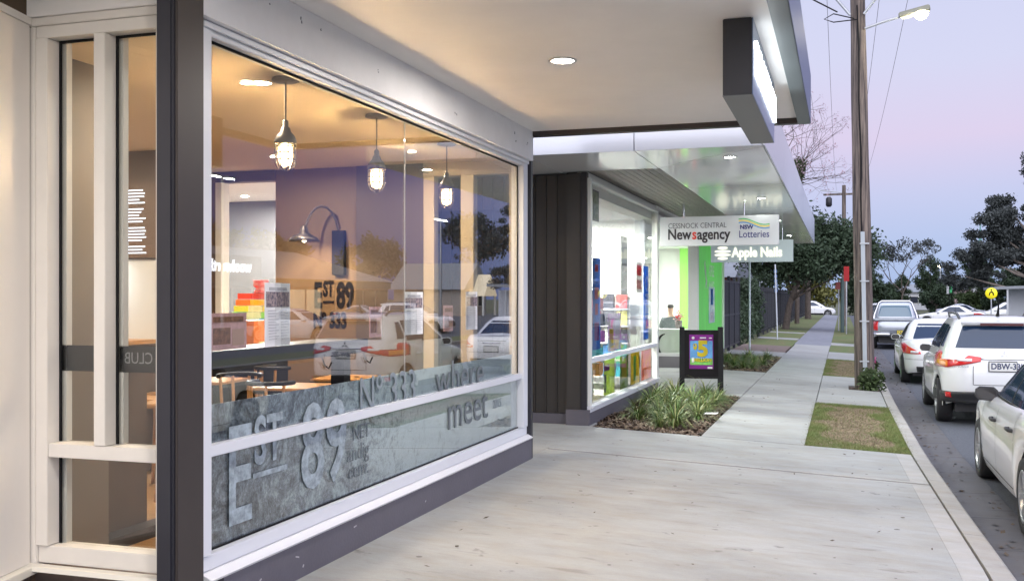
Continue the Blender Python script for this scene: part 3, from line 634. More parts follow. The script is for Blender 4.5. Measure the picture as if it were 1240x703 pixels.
# display of coloured paper and posters in the white room
dsp = empty('paper_display', 'stepped display of red, orange, yellow, green and blue paper packs', 'display', (-6.95, 10.75, .02))
rows = [((.75, .06, .03), (.55, .05, .04), (.7, .10, .03)), ((.9, .22, .03), (.95, .5, .03), (.85, .2, .05)), ((.85, .85, .1), (.9, .9, .55), (.95, .8, .05)), ((.25, .75, .1), (.8, .9, .6), (.3, .8, .15)), ((.8, .85, .7), (.6, .8, .6), (.02, .4, .75))]
B(-.05, .62, 0, .5, 0, 1.3).build('stand', BLACK, dsp)
for j, row_ in enumerate(rows):
    for i, c in enumerate(row_): B(.2*i, .2*i+.19, -.04*j, -.04*j+.2, 1.62-j*.075, 1.69-j*.075).build('paper_pack', mat('pack_%d%d' % (i, j), c, .5), dsp)
B(-.06, .64, -.2, .3, 1.2, 1.3).build('shelf', BLACK, dsp)
ob = empty('orange_crate', 'orange crate with a black letter D beside the paper display', 'crate', (-5.95, 9.3, 1.0)); B(-.17, .13, 0, .25, 0, .42).build('body', mat('orange_card', (.6, .2, .07), .5), ob)
text('lettering', 'D', INK, .2, (-.03, -.003, .29), FRONT, ob, bold=.01); text('lettering', 'NE', INK, .14, (-.02, -.003, .08), FRONT, ob, bold=.01)
B(-.3, .3, -.1, .4, -.98, -.002).build('stand', BLACK, ob)
jr = MB().lathe([(.001, 0), (.06, 0), (.065, .02), (.065, .16), (.045, .18), (.045, .2), (.001, .2)], (-5.68, 9.25, 1.004)).build('jar', mat('jar_glass', (.5, .42, .25), .15)); tag(jr, 'glass jar with gold lid beside the orange crate', 'jar')
pr = empty('wall_poster', 'tall dark poster with a warm figure shape on the white room wall', 'poster', (-8.55, 13.99, 1.75)); poster('sheet', .75, .85, mat('poster_blue', (.10, .12, .18), .4, noise=(9, .6), col2=(.4, .25, .1)), pr, [(.3, .7, .15, .7, PBR)])
pr = empty('wall_poster', 'row of three small dark pictures on a yellow sheet below the tall poster', 'poster', (-8.55, 13.99, 1.33)); poster('sheet', .75, .36, mat('poster_yellow', (.55, .5, .25), .4), pr, [(.08, .3, .2, .8, INK), (.38, .6, .2, .8, INK), (.68, .92, .2, .8, INK)])
pr = empty('wall_poster', 'red and orange poster at the left of the white room', 'poster', (-8.95, 13.4, 1.0)); poster('sheet', .75, 1.3, mat('poster_red', (.6, .07, .04), .4, noise=(6, .6), col2=(.7, .35, .15)), pr, [(.1, .4, .1, .5, mat('poster_sand', (.7, .6, .4), .5))])
tb = MB().lathe([(.001, 0), (.08, 0), (.10, .04), (.09, .08), (.06, .11), (.10, .15), (.11, .2), (.10, .24), (.11, .28), (.06, .25), (.001, .26)], (0, 0, 0), 16).build('soft_toy', mat('toy_red', (.6, .03, .04), .6, noise=(14, .9), col2=(.7, .45, .45))); tb.location = (-6.78, 11.0, 1.70); tb.scale = (.9, .9, .62); tag(tb, 'red and white soft toy sitting above the paper packs', 'toy')
# tables and chairs
def table(x, y, label, w=.62, l=.62, h=.84):
    r = empty('cafe_table', label, 'table', (x, y, .02), .1, 'cafe tables'); B(-w/2, w/2, -l/2, l/2, h-.025, h).build('top', WOOD, r, bevel=.004); B(-w/2-.004, w/2+.004, -l/2-.004, l/2+.004, h-.055, h-.026).build('edge', BLACK, r)
    MB().tube([(0, 0, .03), (0, 0, h-.05)], .035).build('pedestal', BLACK, r); MB().lathe([(.001, 0), (.22, 0), (.22, .015), (.05, .03), (.001, .03)], (0, 0, 0)).build('base', BLACK, r)
def chair(x, y, rz, label, back=True, h=.46):
    r = empty('timber_chair', label, 'chair', (x, y, .02), rz, 'timber cafe chairs')
    B(-.2, .2, -.2, .2, h-.04, h).build('seat', WOOD, r, bevel=.01)
    for sx in (-1, 1):
        for sy in (-1, 1): MB().tube([(sx*.21, sy*.21, 0), (sx*.16, sy*.16, h-.03)], [.018, .024], 8).build('leg', WOOD, r)
    if back:
        MB().tube([(.19*math.cos(t), -.02+.2*math.sin(t), h+.32) for t in [k*math.pi/8 for k in range(-1, 10)]], .02, 6).build('back_rail', BLACK, r)
        for k in range(1, 8, 2): t = k*math.pi/8; MB().tube([(.17*math.cos(t), .17*math.sin(t), h-.01), (.19*math.cos(t), -.02+.2*math.sin(t), h+.32)], .014, 6).build('spindle', WOOD, r)
table(-4.75, 8.25, 'timber topped table nearest the street window by the brown wall'); table(-4.7, 9.3, 'timber topped table in the far corner before the wall lettering'); table(-5.9, 8.6, 'timber table at the left by the opening')
chair(-5.15, 8.0, .5, 'timber chair left of the nearer table', h=.62); chair(-5.4, 9.0, 2.5, 'timber chair by the brown feature wall', h=.62); chair(-4.6, 7.6, 3.1, 'timber chair in front of the nearer table', h=.6)
for i in range(4): chair(-5.1-i*.42, 7.2+i*.28, .3, ['timber stool nearest the street window', 'second timber stool from the window', 'third timber stool from the window', 'timber stool farthest inside'][i], False, .74)
chair(-4.42, 6.4, .3, 'timber stool seen at the edge of the narrow window', False, .8)

# lightbox sign under the canopy
lb_ = empty('lightbox_sign', 'dark box sign hung under the white soffit with lit lettering on its side', 'sign', (-.61, 6.39, 2.895))
B(-.09, .085, 0, 2.05, 0, .469).build('box', mat('lightbox_black', (.035, .034, .038), .45), lb_, bevel=.004)
B(-.092, .087, .002, 2.048, -.004, -.001).build('base_plate', mat('box_grey', (.17, .17, .17), .45), lb_)
B(.086, .092, .0, 2.05, 0, .465).build('face', mat('sign_face_blue', (.16, .21, .34), .3, metal=.3), lb_)
text('lettering', 'THE COFFEE CLUB', emat('letter_glow', (.9, .97, 1), 5), .27, (.1, 1.1, .24), FACEX, lb_, depth=.014, bold=.01, sx=.86)

# ------------------------------------------------------------ the newsagency building
news = empty('newsagency_building', 'newsagency with dark ribbed end wall, shop window and charcoal plinth', 'building')
NY0, NY1 = 12.95, 18.2
B(-9, -3.445, 13.115, 13.25, -.1, 3.29).build('end_wall', CLAD, news)
for i in range(16):
    x = -3.447-i*.150
    B(x-.146, x-.012, 13.10, 13.113, .135, 3.28).build('cladding_sheet', CLAD, news)
    B(x-.012, x, 13.075, 13.113, .135, 3.28).build('cladding_rib', CLAD, news)
B(-3.44, -3.245, 12.985, 13.08, .132, 3.29).build('corner_pier', CLAD, news, bevel=.004)
B(-3.44, -3.40, 13.085, 13.9, .0, 3.2).build('return_wall', WHITEW, news)
B(-3.4, -3.23, 13.085, 13.899, 3.05, 3.2).build('ceiling', WHITEW, news)
B(-9, -3.304, 13.05, 13.3, -.1, .13).build('plinth', PLINTH, news)
B(-3.24, -3.165, 12.97, 13.08, .13, 3.29).build('corner_flashing', CHAR, news, bevel=.004)
B(-3.44, -3.125, 12.95, 13.1, -.1, .20).build('pier_base', PLINTH, news); B(-3.3, -3.127, 13.101, NY1, -.1, .16).build('plinth', PLINTH, news)
nw = MB().box(-3.22, -3.12, NY0+.05, NY1, .162, .215).build('shop_window', FRAME, news, bevel=.004)
mb = MB().box(-3.2, -3.09, NY0+.05, NY1, .217, .245); mb.build('sill', FRAME, nw, bevel=.004)
NF = mat('shop_frame_white', (.76, .77, .74), .35)
for y0, y1 in ((NY0+.07, NY0+.14), (NY1-.14, NY1)): B(-3.22, -3.12, y0, y1, .247, 3.22).build('mullion', NF, nw, bevel=.003)
B(-3.22, -3.125, NY0+.15, NY1-.15, .80, .86).build('rail', FRAME, nw, bevel=.003); B(-3.22, -3.12, NY0+.14, NY1-.14, 3.18, 3.22).build('head', NF, nw, bevel=.003)
B(-3.172, -3.166, NY0+.14, NY1-.14, .25, .80).build('pane', GL2, nw); B(-3.172, -3.166, NY0+.14, 15.6, .86, 3.18).build('pane', GL2, nw); B(-3.172, -3.166, 15.61, NY1-.14, .86, 3.18).build('pane', GL2, nw)
# rooms
B(-9, -3.23, 13.9, 24.3, 3.05, 3.2).build('ceiling', WHITEW, news); B(-9, -3.2, 13.9, 18.2, -.1, .03).build('floor', mat('shop_floor', (.55, .55, .53), .3), news)
B(-9.1, -9, 13.9, 24.4, 0, 3.2).build('wall', WHITEW, news); B(-9, -3.8, 18.15, 18.22, 0, 1.0).build('wall', WHITEW, news)
for x in (-3.4, -4.6, -5.8, -7.0): B(x-.04, x+.04, 18.12, 18.22, 0, 3.05).build('door_post', FRAME, news)
B(-5.3, -3.44, 18.16, 18.20, 1.0, 3.05).build('wall', WHITEW, news); B(-7, -5.31, 18.16, 18.168, 1.0, 3.05).build('pane', GL2, news)
PANL = emat('light_panel', (1, 1, .96), 3.5)
for x, y in ((-4.3, 15.0), (-4.3, 17.0), (-6.5, 15.0), (-6.5, 17.0)):
    o = MB().lathe([(.001, 0), (.11, 0), (.13, .01), (.13, .02)], (x, y, 3.03), 16).build('shop_downlight', DLC); tag(o, 'round downlight in the newsagency ceiling ' + {(-4.3, 15.0): 'near the front of the window', (-4.3, 17.0): 'near the far end of the window', (-6.5, 15.0): 'deep inside at the front', (-6.5, 17.0): 'deep inside at the rear'}[(x, y)], 'downlight', 'newsagency downlights')
    lamp('AREA', (x, y, 3.0), 150, (.98, 1, .94), .5, (0, 0, -1))
NC = [(.75, .1, .1), (.1, .35, .75), (.85, .75, .1), (.15, .6, .3), (.7, .2, .6), (.85, .85, .85), (.9, .45, .1), (.1, .6, .75), (.3, .1, .4), (.05, .05, .08)]
NM = [mat('cover_%d' % i, tuple(v*.8 for v in c), .4, noise=(25, .5)) for i, c in enumerate(NC)]
def mag_rack(x, y, rz, n, rows_, label):
    r = empty('magazine_rack', label, 'magazine rack', (x, y, .03), rz); B(-n*.12-.02, n*.12+.02, .0, .04, .1, .3+rows_*.3).build('back_panel', WHITEW, r)
    for j in range(rows_):
        B(-n*.12, n*.12, -.1, -.001, .22+j*.3, .24+j*.3).build('shelf', FRAME, r)
        for i in range(n):
            MB().obox((-n*.12+.12+i*.24, -.05, .37+j*.3), (.2, .015, .26), rx=-.15).build('magazine', NM[rnd.randrange(10)], r)
mag_rack(-3.9, 15.8, R(-75), 8, 4, 'magazine rack facing the shop window, left part'); mag_rack(-4.2, 17.9, R(0), 5, 5, 'tall magazine rack by the far end wall'); mag_rack(-6.8, 16.5, R(0), 8, 6, 'long magazine rack deep in the newsagency')
def banner(x, y, rz, w, h, m, parts, label, z=.5, txt=None):
    r = empty('window_poster', label, 'poster', (x, y, z), rz); poster('sheet', w, h, m, r, parts)
    if txt: text('lettering', txt[0], txt[1], txt[2], (0, -.012, h*.5), (R(90), R(90) if txt[3] else 0, 0), r, bold=.006)
BLU = mat('print_blue', (.05, .22, .55), .4); WHT = mat('print_white', (.85, .85, .85), .5); RED = mat('print_red', (.7, .05, .06), .4); YEL = mat('print_yellow', (.62, .50, .02), .4); GRN = mat('print_green', (.2, .55, .1), .4); PUR = mat('print_purple', (.25, .015, .28), .4); ORG = mat('print_orange', (.8, .3, .05), .4)
banner(-3.20, 13.69, R(90), .45, 1.25, BLU, [(.3, .7, .85, .93, RED), (.25, .75, .55, .68, RED), (.3, .65, .38, .5, RED), (.2, .8, .1, .3, PUR)], 'tall blue poster with red shapes at the left of the shop window', .95)
banner(-3.20, 17.39, R(90), .45, 1.25, BLU, [], 'deep blue vertical banner reading OPEN near the right of the window', .95, ('OPEN', WHT, .36, True))
banner(-3.20, 13.64, R(90), .35, .42, mat('green_picture', (.08, .16, .07), .4, noise=(14, .8), col2=(.4, .45, .35)), [(.0, 1, .95, 1, INK), (0, 1, 0, .05, INK), (0, .06, 0, 1, INK), (.94, 1, 0, 1, INK)], 'small framed green picture at the top left of the shop window', 2.70)
banner(-3.20, 16.78, R(90), .5, .5, WHT, [(.1, .9, .55, .9, RED), (.1, .9, .1, .4, mat('red_check', (.7, .1, .08), .5, noise=(40, .9), col2=(.8, .8, .8)))], 'red and white notice sheet in the window centre', 1.75)
banner(-3.20, 15.56, R(90), .5, .9, WHT, [(.1, .9, .5, .9, INKG)], 'large white notice in the window middle', 1.7)
banner(-3.20, 14.86, R(90), .9, .55, mat('pale_print', (.6, .68, .62), .4, noise=(6, .5), col2=(.5, .3, .55)), [(.1, .4, .1, .6, YEL), (.5, .9, .2, .8, WHT)], 'pale print with yellow shape along the upper pane bottom', .88)
banner(-3.20, 14.50, R(90), .7, .5, mat('lime_print', (.6, .65, .15), .4, noise=(7, .5), col2=(.35, .5, .12)), [(.0, .5, .7, .86, PUR), (.02, .2, .1, .6, INK)], 'lime and purple poster in the lower pane', .27)
banner(-3.20, 15.56, R(90), .6, .5, mat('grass_print', (.25, .4, .06), .4, noise=(12, .5)), [(.2, .8, .3, .9, YEL)], 'green and yellow poster in the middle of the lower pane', .27)
banner(-3.20, 16.43, R(90), .7, .5, YEL, [(.3, .6, .1, .9, GRN)], 'yellow poster in the right half of the lower pane', .27)
banner(-3.20, 17.44, R(90), .9, .5, mat('pink_print', (.7, .3, .45), .4, noise=(5, .7), col2=(.75, .5, .2)), [(.1, .5, .1, .4, ORG)], 'pink and orange poster at the right end of the lower pane', .27)
for i in range(3):
    st = empty('card_stand', ['slim wire card stand at the left', 'slim wire card stand in the middle', 'slim wire card stand at the right'][i]+' behind the shop window', 'card stand', (-3.75-.1*i, 14.2+i*1.2, .03)); MB().tube([(0, 0, 0), (0, 0, 1.75)], .02).build('pole', CHROME, st)
    for j in range(5): MB().obox((0, 0, .45+j*.27), (.3, .3, .19), rz=.4*j).build('card_pocket', NM[(i*3+j) % 10], st)
for k_, m_ in MATS.items():
    if k_ in ('print_blue', 'print_white', 'print_red', 'print_yellow', 'print_green', 'print_purple', 'print_orange', 'green_picture', 'red_check', 'pale_print', 'lime_print', 'grass_print', 'pink_print'): paperise(m_, .6)
# canopy over the newsagency
c2 = MB().box(-7, -.83, 11.42, 32, 3.42, 3.6).build('street_canopy', ALUF, news)
ZS = 3.3
B(-3.5, -2.23, 11.36, 12.94, ZS, ZS+.02).build('soffit_panel', ALU, c2)
mb = MB().prism([(-2.22, 11.36), (-.83, 11.36), (-2.22, 12.94)], ZS, ZS+.02); mb.build('soffit_panel', ALU, c2)
yy = [11.36, 15.4, 19.5, 23.7, 27.9, 32]
mb = MB().prism([(-2.21, 12.95), (-.82, 11.37), (-.82, 15.39), (-2.21, 15.39)], ZS, ZS+.02); mb.build('soffit_panel', ALU, c2)
for a, b in zip(yy[1:], yy[2:]): B(-2.21, -.82, a+.006, b-.006, ZS, ZS+.02).build('soffit_panel', ALU, c2)
B(-8, -3.51, 11.36, 13.05, ZS, ZS+.02).build('soffit_panel', ALU, c2)
for i in range(10):
    x = -3.16+i*.094; B(x+.002, x+.091, 12.96, 32, ZS+.004, ZS+.02).build('soffit_board', TIMB, c2)
B(-7, -3.17, 18.2, 24.4, ZS+.004, ZS+.02).build('soffit_panel', WHITEW, c2)
for x0, x1 in ((-8, -5.0), (-4.99, -2.225), (-2.215, -.83)): B(x0, x1, 11.33, 11.35, ZS, 4.02).build('fascia_panel', ALUF, c2)
for a, b in zip([11.33]+yy[1:-1], yy[1:]): B(-.815, -.795, a+.006, b-.006, ZS, 4.02).build('fascia_panel', ALUF, c2)
B(-3.3, -3.17, NY0+.06, 18.2, 3.222, 3.298).build('head_beam', NF, news)
for x, y, lb in ((-1.25, 12.16, 'nearest downlight in the glossy canopy'), (-1.27, 17.3, 'second downlight in the glossy canopy above the signs'), (-1.3, 22.4, 'third downlight in the glossy canopy'), (-1.33, 27.8, 'farthest downlight in the glossy canopy')):
    downlight(x, y, ZS-.001, lb, 16, (.93, 1, .9), DLC, 'glossy canopy downlights', .06)
# hanging signs
SB = mat('sign_silver_glow', (.56, .57, .575), .35, metal=.1, emit=(.8, .82, .85), es=.10)  # unlit board; a faint glow is added to the silver to brighten it
YS = 17.3
s1 = empty('hanging_sign', 'silver sign reading Newsagency with the Lotteries emblem under the canopy', 'sign', (0, YS, 2.53))
xl, xr = -2.945, -.99
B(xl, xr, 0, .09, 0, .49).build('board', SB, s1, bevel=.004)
for x in (-2.55, -1.55):
    MB().tube([(x, .045, .47), (x, .045, .73)], .012).build('hanger', CHROME, s1)
INKB = mat('sign_ink', (.03, .025, .03), .4)
text('lettering', 'CESSNOCK CENTRAL', mat('sign_ink_grey', (.12, .12, .13), .4), .125, (xl+.14, -.003, .335), FRONT, s1, ax='LEFT', sx=.80)
cx_ = xl+.14
for w_, m_ in (('New', INKB), ('s', mat('sign_red', (.65, .06, .04), .4)), ('agency', INKB)):
    cu_ = text('lettering', w_, m_, .25, (0, -.003, .10), FRONT, s1, ax='LEFT', bold=.006, sx=.80)
    v_ = [v.co.x for v in cu_.data.vertices]; b_ = [v.co.y for v in cu_.data.vertices]; cu_.location.x = cx_-min(v_); cu_.location.z = .105-(min(b_) if w_ != 'agency' else -.115 if False else min(b_)+.06); cx_ += max(v_)-min(v_)+.012
NV = mat('sign_navy', (.05, .05, .2), .4)
text('lettering', 'NSW', NV, .095, (xl+1.33, -.003, .295), FRONT, s1, ax='LEFT', bold=.004); text('lettering', 'Lotteries', NV, .165, (xl+1.31, -.003, .175), FRONT, s1, ax='LEFT', bold=.001, sx=.82)
for k, c in enumerate(((.12, .5, .15), (.85, .65, .05), (.1, .3, .6))):
    pts = [(xl+1.31+.5*t, .40-.03*k+.035*math.sin(t*5.2+.6)-.05*t) for t in [i/14 for i in range(15)]]
    mb = MB()
    for (xa, za), (xb, zb) in zip(pts, pts[1:]): mb.add([(xa, -.004-.001*k, za), (xb, -.004-.001*k, zb), (xb, -.004-.001*k, zb+.018), (xa, -.004-.001*k, za+.018)], [(0, 1, 2, 3)])
    mb.build('emblem_swoosh', mat('swoosh_%d' % k, c, .4), s1)
Y2 = 24.0
s2 = empty('hanging_sign', 'pale grey sign reading Apple Nails in glowing letters behind the first sign', 'sign', (0, Y2, 2.48))
xa, xb = -2.90, -1.06
B(xa, xb, 0, .1, 0, .50).build('board', mat('sign_grey_glow', (.34, .40, .42), .35, emit=(.5, .58, .6), es=.12), s2, bevel=.004)  # the board itself gets a faint added glow besides the lit letters
GLW = emat('nail_letters', (1, 1, .80), .85)
text('lettering', 'Apple Nails', GLW, .30, (xa+.48, -.004, .215), FRONT, s2, ax='LEFT', bold=.012, sx=.80, depth=.02)
mb = MB()
for k in range(4):
    w = (.12, .19, .19, .12)[k]; z = .07+k*.08
    mb.add([(xa+.27+w*math.cos(t), -.006, z+.035*math.sin(t)+.02) for t in [i*math.pi/8 for i in range(16)]], [tuple(range(16))])
mb.build('apple_emblem', GLW, s2)
for x in (-2.4, -1.3): MB().tube([(x, .05, .5), (x, .05, .82)], .012).build('hanger', CHROME, s2)

# ------------------------------------------------------------ nail salon
sal = empty('nail_salon', 'nail salon shopfront with white frames, green panels and a bright white room', 'building')
SX, SY0, SY1 = -3.26, 24.5, 30.2
LIME = mat('salon_lime', (.30, .70, .12), .5); GRNP = mat('salon_green_glow', (.10, .42, .07), .4, emit=(.10, .6, .07), es=.26, noise=(2, .25), stretch=(1, 1, .3))  # green emits by itself, standing in for room light through the film
B(-7, SX-.02, SY0, SY0+.14, -.1, .26).build('plinth', mat('plinth_grey', (.2, .19, .2), .6), sal); B(SX-.15, SX, SY0+.15, SY1, -.1, .2).build('plinth', PLINTH, sal)
B(SX-.24, SX, SY0, SY0+.16, .262, 3.29).build('corner_frame', NF, sal, bevel=.004); B(SX-.12, SX, SY1-.12, SY1, .2, 3.29).build('mullion', NF, sal, bevel=.003)
B(-7, SX-.24, SY0+.02, SY0+.12, .262, .34).build('sill', NF, sal); B(-4.32, -4.24, SY0+.03, SY0+.1, .34, 3.2).build('mullion', NF, sal)
B(-7, SX-.24, SY0+.06, SY0+.068, .34, 3.29).build('pane', GL2, sal)
B(SX-.08, SX-.072, SY0+.16, SY1-.12, .2, 3.29).build('pane', GL2, sal)
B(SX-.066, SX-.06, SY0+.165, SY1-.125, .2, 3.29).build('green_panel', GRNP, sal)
B(SX-.15, SX-.134, 25.4, SY1-.14, .2, 3.29).build('panel_glow_shield', WHITEW, sal)  # sheet added to keep the green panel's glow out of the white room
text('lettering', 'APPLE\nNAILS', WHT, .42, (SX-.057, 27.6, 2.15), FACEX, sal, depth=.002, bold=.006)
for k in range(3):
    mb = MB().tube([(0, 26.2+.5*math.sin(t*3+k)*.5+k*.1, 1.9+t*.55) for t in [i/8*1.3 for i in range(9)]], [.02, .05, .07, .05, .03, .06, .07, .04, .01], 6); o = mb.build('flourish', WHT, sal); o.scale = (.05, 1, 1); o.location = (SX-.05, 0, 0)
banner(SX-.05, 27.6, R(90), 1.3, .95, mat('hand_print', (.2, .42, .5), .4, noise=(4, .8), col2=(.75, .8, .7)), [(.3, .7, .5, .95, BLU), (.2, .8, .05, .3, WHT)], 'blue and white care poster low on the green salon glass', 1.0)
B(-7.1, -7, SY0, SY1, 0, 3.3).build('wall', WHITEW, sal); B(-7, SX-.14, 30.08, 30.18, 0, 3.2).build('wall', WHITEW, sal); B(-7, SX-.14, SY0+.15, 30, 3.1, 3.2).build('ceiling', WHITEW, sal); B(-7, SX-.14, SY0+.15, 30, -.1, .1).build('floor', WHITEW, sal)
B(-4.52, -4.0, 29.96, 29.99, .1, 3.1).build('lime_stripe', LIME, sal); B(-3.9, -3.42, 29.4, 29.99, .1, 3.1).build('lime_stripe', GRNP, sal)  # the second stripe carries the same built-in green glow
lamp('AREA', (-4.8, 27, 3.05), 170, (.98, 1, .97), 1.6, (0, 0, -1))
pf = empty('wall_picture', 'white framed pale picture on the salon wall', 'picture', (-5.6, 29.97, 1.3)); poster('sheet', .9, 1.6, PAPER, pf, [(.05, .95, .04, .96, mat('pale_picture', (.72, .70, .68), .5, noise=(3, .15)))])
tb = empty('manicure_table', 'white manicure table with a black curved mark at the salon window', 'table', (-4.10, 25.5, .1)); B(-.6, .55, -.25, .25, .75, .79).build('top', WHITEW, tb, bevel=.006); B(-.5, .5, -.2, .2, 0, .75).build('cabinet', WHITEW, tb)
MB().tube([(-.06+.2*math.cos(t), -.215, .40+.27*math.sin(t)) for t in [R(95+k*19) for k in range(10)]], [.01, .02, .03, .03, .03, .03, .03, .03, .02, .01], 6).build('curved_mark', BLACK, tb)
def skin_body(name, joints, edges, m, parent, sub=2):
    me = bpy.data.meshes.new(name); me.from_pydata([j[0] for j in joints], edges, []); o = bpy.data.objects.new(name, me); COL.objects.link(o)
    md = o.modifiers.new('s', 'SKIN'); me.skin_vertices or None
    for i, j in enumerate(joints):
        me.skin_vertices[0].data[i].radius = j[1] if isinstance(j[1], tuple) else (j[1], j[1])
    me.skin_vertices[0].data[0].use_root = True; md.use_smooth_shade = True
    s = o.modifiers.new('u', 'SUBSURF'); s.levels = sub; s.render_levels = sub
    bpy.context.view_layer.update()
    me2 = bpy.data.meshes.new_from_object(o.evaluated_get(bpy.context.evaluated_depsgraph_get())); bpy.data.objects.remove(o)
    me2.materials.clear(); me2.materials.append(m); me2.name = name; me2.polygons.foreach_set('use_smooth', [True]*len(me2.polygons)); o = bpy.data.objects.new(name, me2); COL.objects.link(o); o.parent = parent; return o
def seated(x, y, z, rz, label, cloth, hair, skin=SKIN, longhair=False, trous=INK):
    r = empty('person', label, 'person', (x, y, z), rz)
    # local: facing +Y, seated, pelvis at .5
    J = [((0, 0, .52), (.16, .12)), ((0, -.01, .72), (.15, .11)), ((0, 0, .92), (.18, .12)), ((0, .01, 1.04), (.10, .09)), ((0, .02, 1.12), (.055, .055)), ((0, .03, 1.20), (.075, .085)), ((0, .035, 1.29), (.085, .10)), ((0, .03, 1.36), (.06, .07)),
         ((.18, 0, 1.0), (.065, .065)), ((.25, .05, .78), (.048, .048)), ((.17, .30, .74), (.035, .035)), ((.13, .40, .75), (.038, .022)), ((-.18, 0, 1.0), (.065, .065)), ((-.25, .05, .78), (.048, .048)), ((-.17, .30, .74), (.035, .035)), ((-.13, .40, .75), (.038, .022)),
         ((.1, .12, .5), (.09, .09)), ((.12, .45, .5), (.065, .065)), ((.12, .45, .12), (.045, .045)), ((.12, .58, .05), (.04, .035)), ((-.1, .12, .5), (.09, .09)), ((-.12, .45, .5), (.065, .065)), ((-.12, .45, .12), (.045, .045)), ((-.12, .58, .05), (.04, .035))]
    E = [(0, 1), (1, 2), (2, 3), (3, 4), (4, 5), (5, 6), (6, 7), (2, 8), (8, 9), (9, 10), (10, 11), (2, 12), (12, 13), (13, 14), (14, 15), (0, 16), (16, 17), (17, 18), (18, 19), (0, 20), (20, 21), (21, 22), (22, 23)]
    skin_body('body', J, E, skin, r)
    JC = [((0, 0, .50), (.18, .14)), ((0, -.01, .72), (.17, .13)), ((0, 0, .92), (.20, .14)), ((0, .01, 1.03), (.12, .10)), ((.19, 0, .99), (.08, .08)), ((.255, .05, .78), (.062, .062)), ((.19, .24, .745), (.05, .05)), ((-.19, 0, .99), (.08, .08)), ((-.255, .05, .78), (.062, .062)), ((-.19, .24, .745), (.05, .05))]
    skin_body('top', JC, [(0, 1), (1, 2), (2, 3), (2, 4), (4, 5), (5, 6), (2, 7), (7, 8), (8, 9)], cloth, r)
    skin_body('trousers', [((0, 0, .5), (.17, .13)), ((.1, .12, .5), (.105, .1)), ((.12, .46, .5), (.08, .08)), ((.12, .45, .14), (.06, .06)), ((-.1, .12, .5), (.105, .1)), ((-.12, .46, .5), (.08, .08)), ((-.12, .45, .14), (.06, .06))], [(0, 1), (1, 2), (2, 3), (0, 4), (4, 5), (5, 6)], trous, r)
    hj = [((0, -.005, 1.26), (.095, .10)), ((0, .0, 1.34), (.095, .10)), ((0, .01, 1.385), (.06, .07))]; he = [(0, 1), (1, 2)]
    if longhair: hj.append(((0, -.05, 1.12), (.09, .06))); he.append((0, 3))
    skin_body('hair', hj, he, hair, r)
    for s in (-1, 1): MB().lathe([(.001, .0), (.009, .002), (.001, .006)], (s*.033, .125, 1.29), 8, 'Y').build('eye', INK, r)
    MB().lathe([(.001, 0), (.014, .008), (.001, .03)], (0, .12, 1.262), 8, 'Y').build('nose', skin, r); MB().obox((0, .118, 1.22), (.04, .008, .008)).build('mouth', RED, r)
    for s in (-1, 1):
        for f in range(4): MB().tube([(s*(.13+(f-1.5)*.017), .43, .752), (s*(.13+(f-1.5)*.018), .47+.006*(f in (1, 2)), .748), (s*(.128+(f-1.5)*.018), .49+.008*(f in (1, 2)), .735)], [.009, .008, .006], 6).build('finger', skin, r)
        MB().tube([(s*.10, .40, .752), (s*.085, .43, .748), (s*.085, .45, .74)], [.010, .009, .007], 6).build('thumb', skin, r)
    st = empty('salon_stool', 'round stool under '+label[:60], 'stool', (x, y, z)); MB().lathe([(.001, .4), (.19, .4), (.2, .43), (.001, .45)], (0, 0, 0)).build('seat', BLACK, st); MB().tube([(0, 0, .03), (0, 0, .4)], .03).build('post', CHROME, st); MB().lathe([(.001, 0), (.22, 0), (.2, .03), (.001, .04)], (0, 0, 0)).build('base', CHROME, st)
seated(-4.22, 26.5, .12, R(175), 'person in a grey top seated with back to the left glass of the salon', mat('grey_top', (.16, .19, .2), .8, noise=(9, .3)), mat('hair_dark', (.03, .025, .025), .6)) if False else seated(-4.25, 26.6, .12, R(5), 'person with short dark hair and grey top seated seen from behind in the salon', mat('grey_top', (.16, .19, .2), .8, noise=(9, .3)), mat('hair_dark', (.03, .025, .025), .6))
fp = empty('flower_pot', 'pot with pink and red flowers beside the salon corner frame', 'flowers', (-3.95, 26.0, .89)); MB().lathe([(.001, 0), (.07, 0), (.1, .2), (.09, .2), (.001, .1)], (0, 0, 0)).build('pot', mat('pot_pattern', (.35, .3, .3), .5, noise=(40, .9)), fp)
r3 = np.random.default_rng(4); c = r3.normal(0, .06, (60, 3)) + np.array([0, 0, .3])
for i in range(40): MB().lathe([(.001, -.02), (.03, 0), (.001, .02)], tuple(c[i]), 6).build('flower', (RED, mat('petal_pink', (.8, .25, .3), .6), PPK)[i % 3], fp)

# ------------------------------------------------------------ sandwich board
ab = empty('sandwich_board', 'black sandwich board with purple lottery poster and large yellow 5', 'sandwich board', (-2.42, 18.6, gz(-2.42)+.002), R(8))
def leaf_board(sgn):
    t = R(9)*sgn
    M4 = Matrix.Translation((0, sgn*.28, 0)) @ Matrix.Rotation(t, 4, 'X')
    def tr(mb): mb.v = [tuple(M4 @ Vector(v)) for v in mb.v]; return mb
    for s in (-1, 1): tr(B(s*.34-.045, s*.34+.045, -.02, .02, 0, 1.18)).build('leg', BLACK, ab, bevel=.004)
    tr(B(-.295, .295, -.018, .018, .30, 1.12)).build('panel', mat('board_black', (.008, .007, .008), .7, spec=.08), ab, bevel=.003)
    tr(B(-.295, .295, -.02, .02, .26, .298)).build('rail', BLACK, ab)
    return M4
M4 = leaf_board(-1); leaf_board(1)
M5 = M4 @ Matrix.Translation((0, 0, .76)) @ Matrix.Diagonal((.84, 1, .86, 1)) @ Matrix.Translation((0, 0, -.75))
def onb(o): o.matrix_local = M5; return o
y = -.02
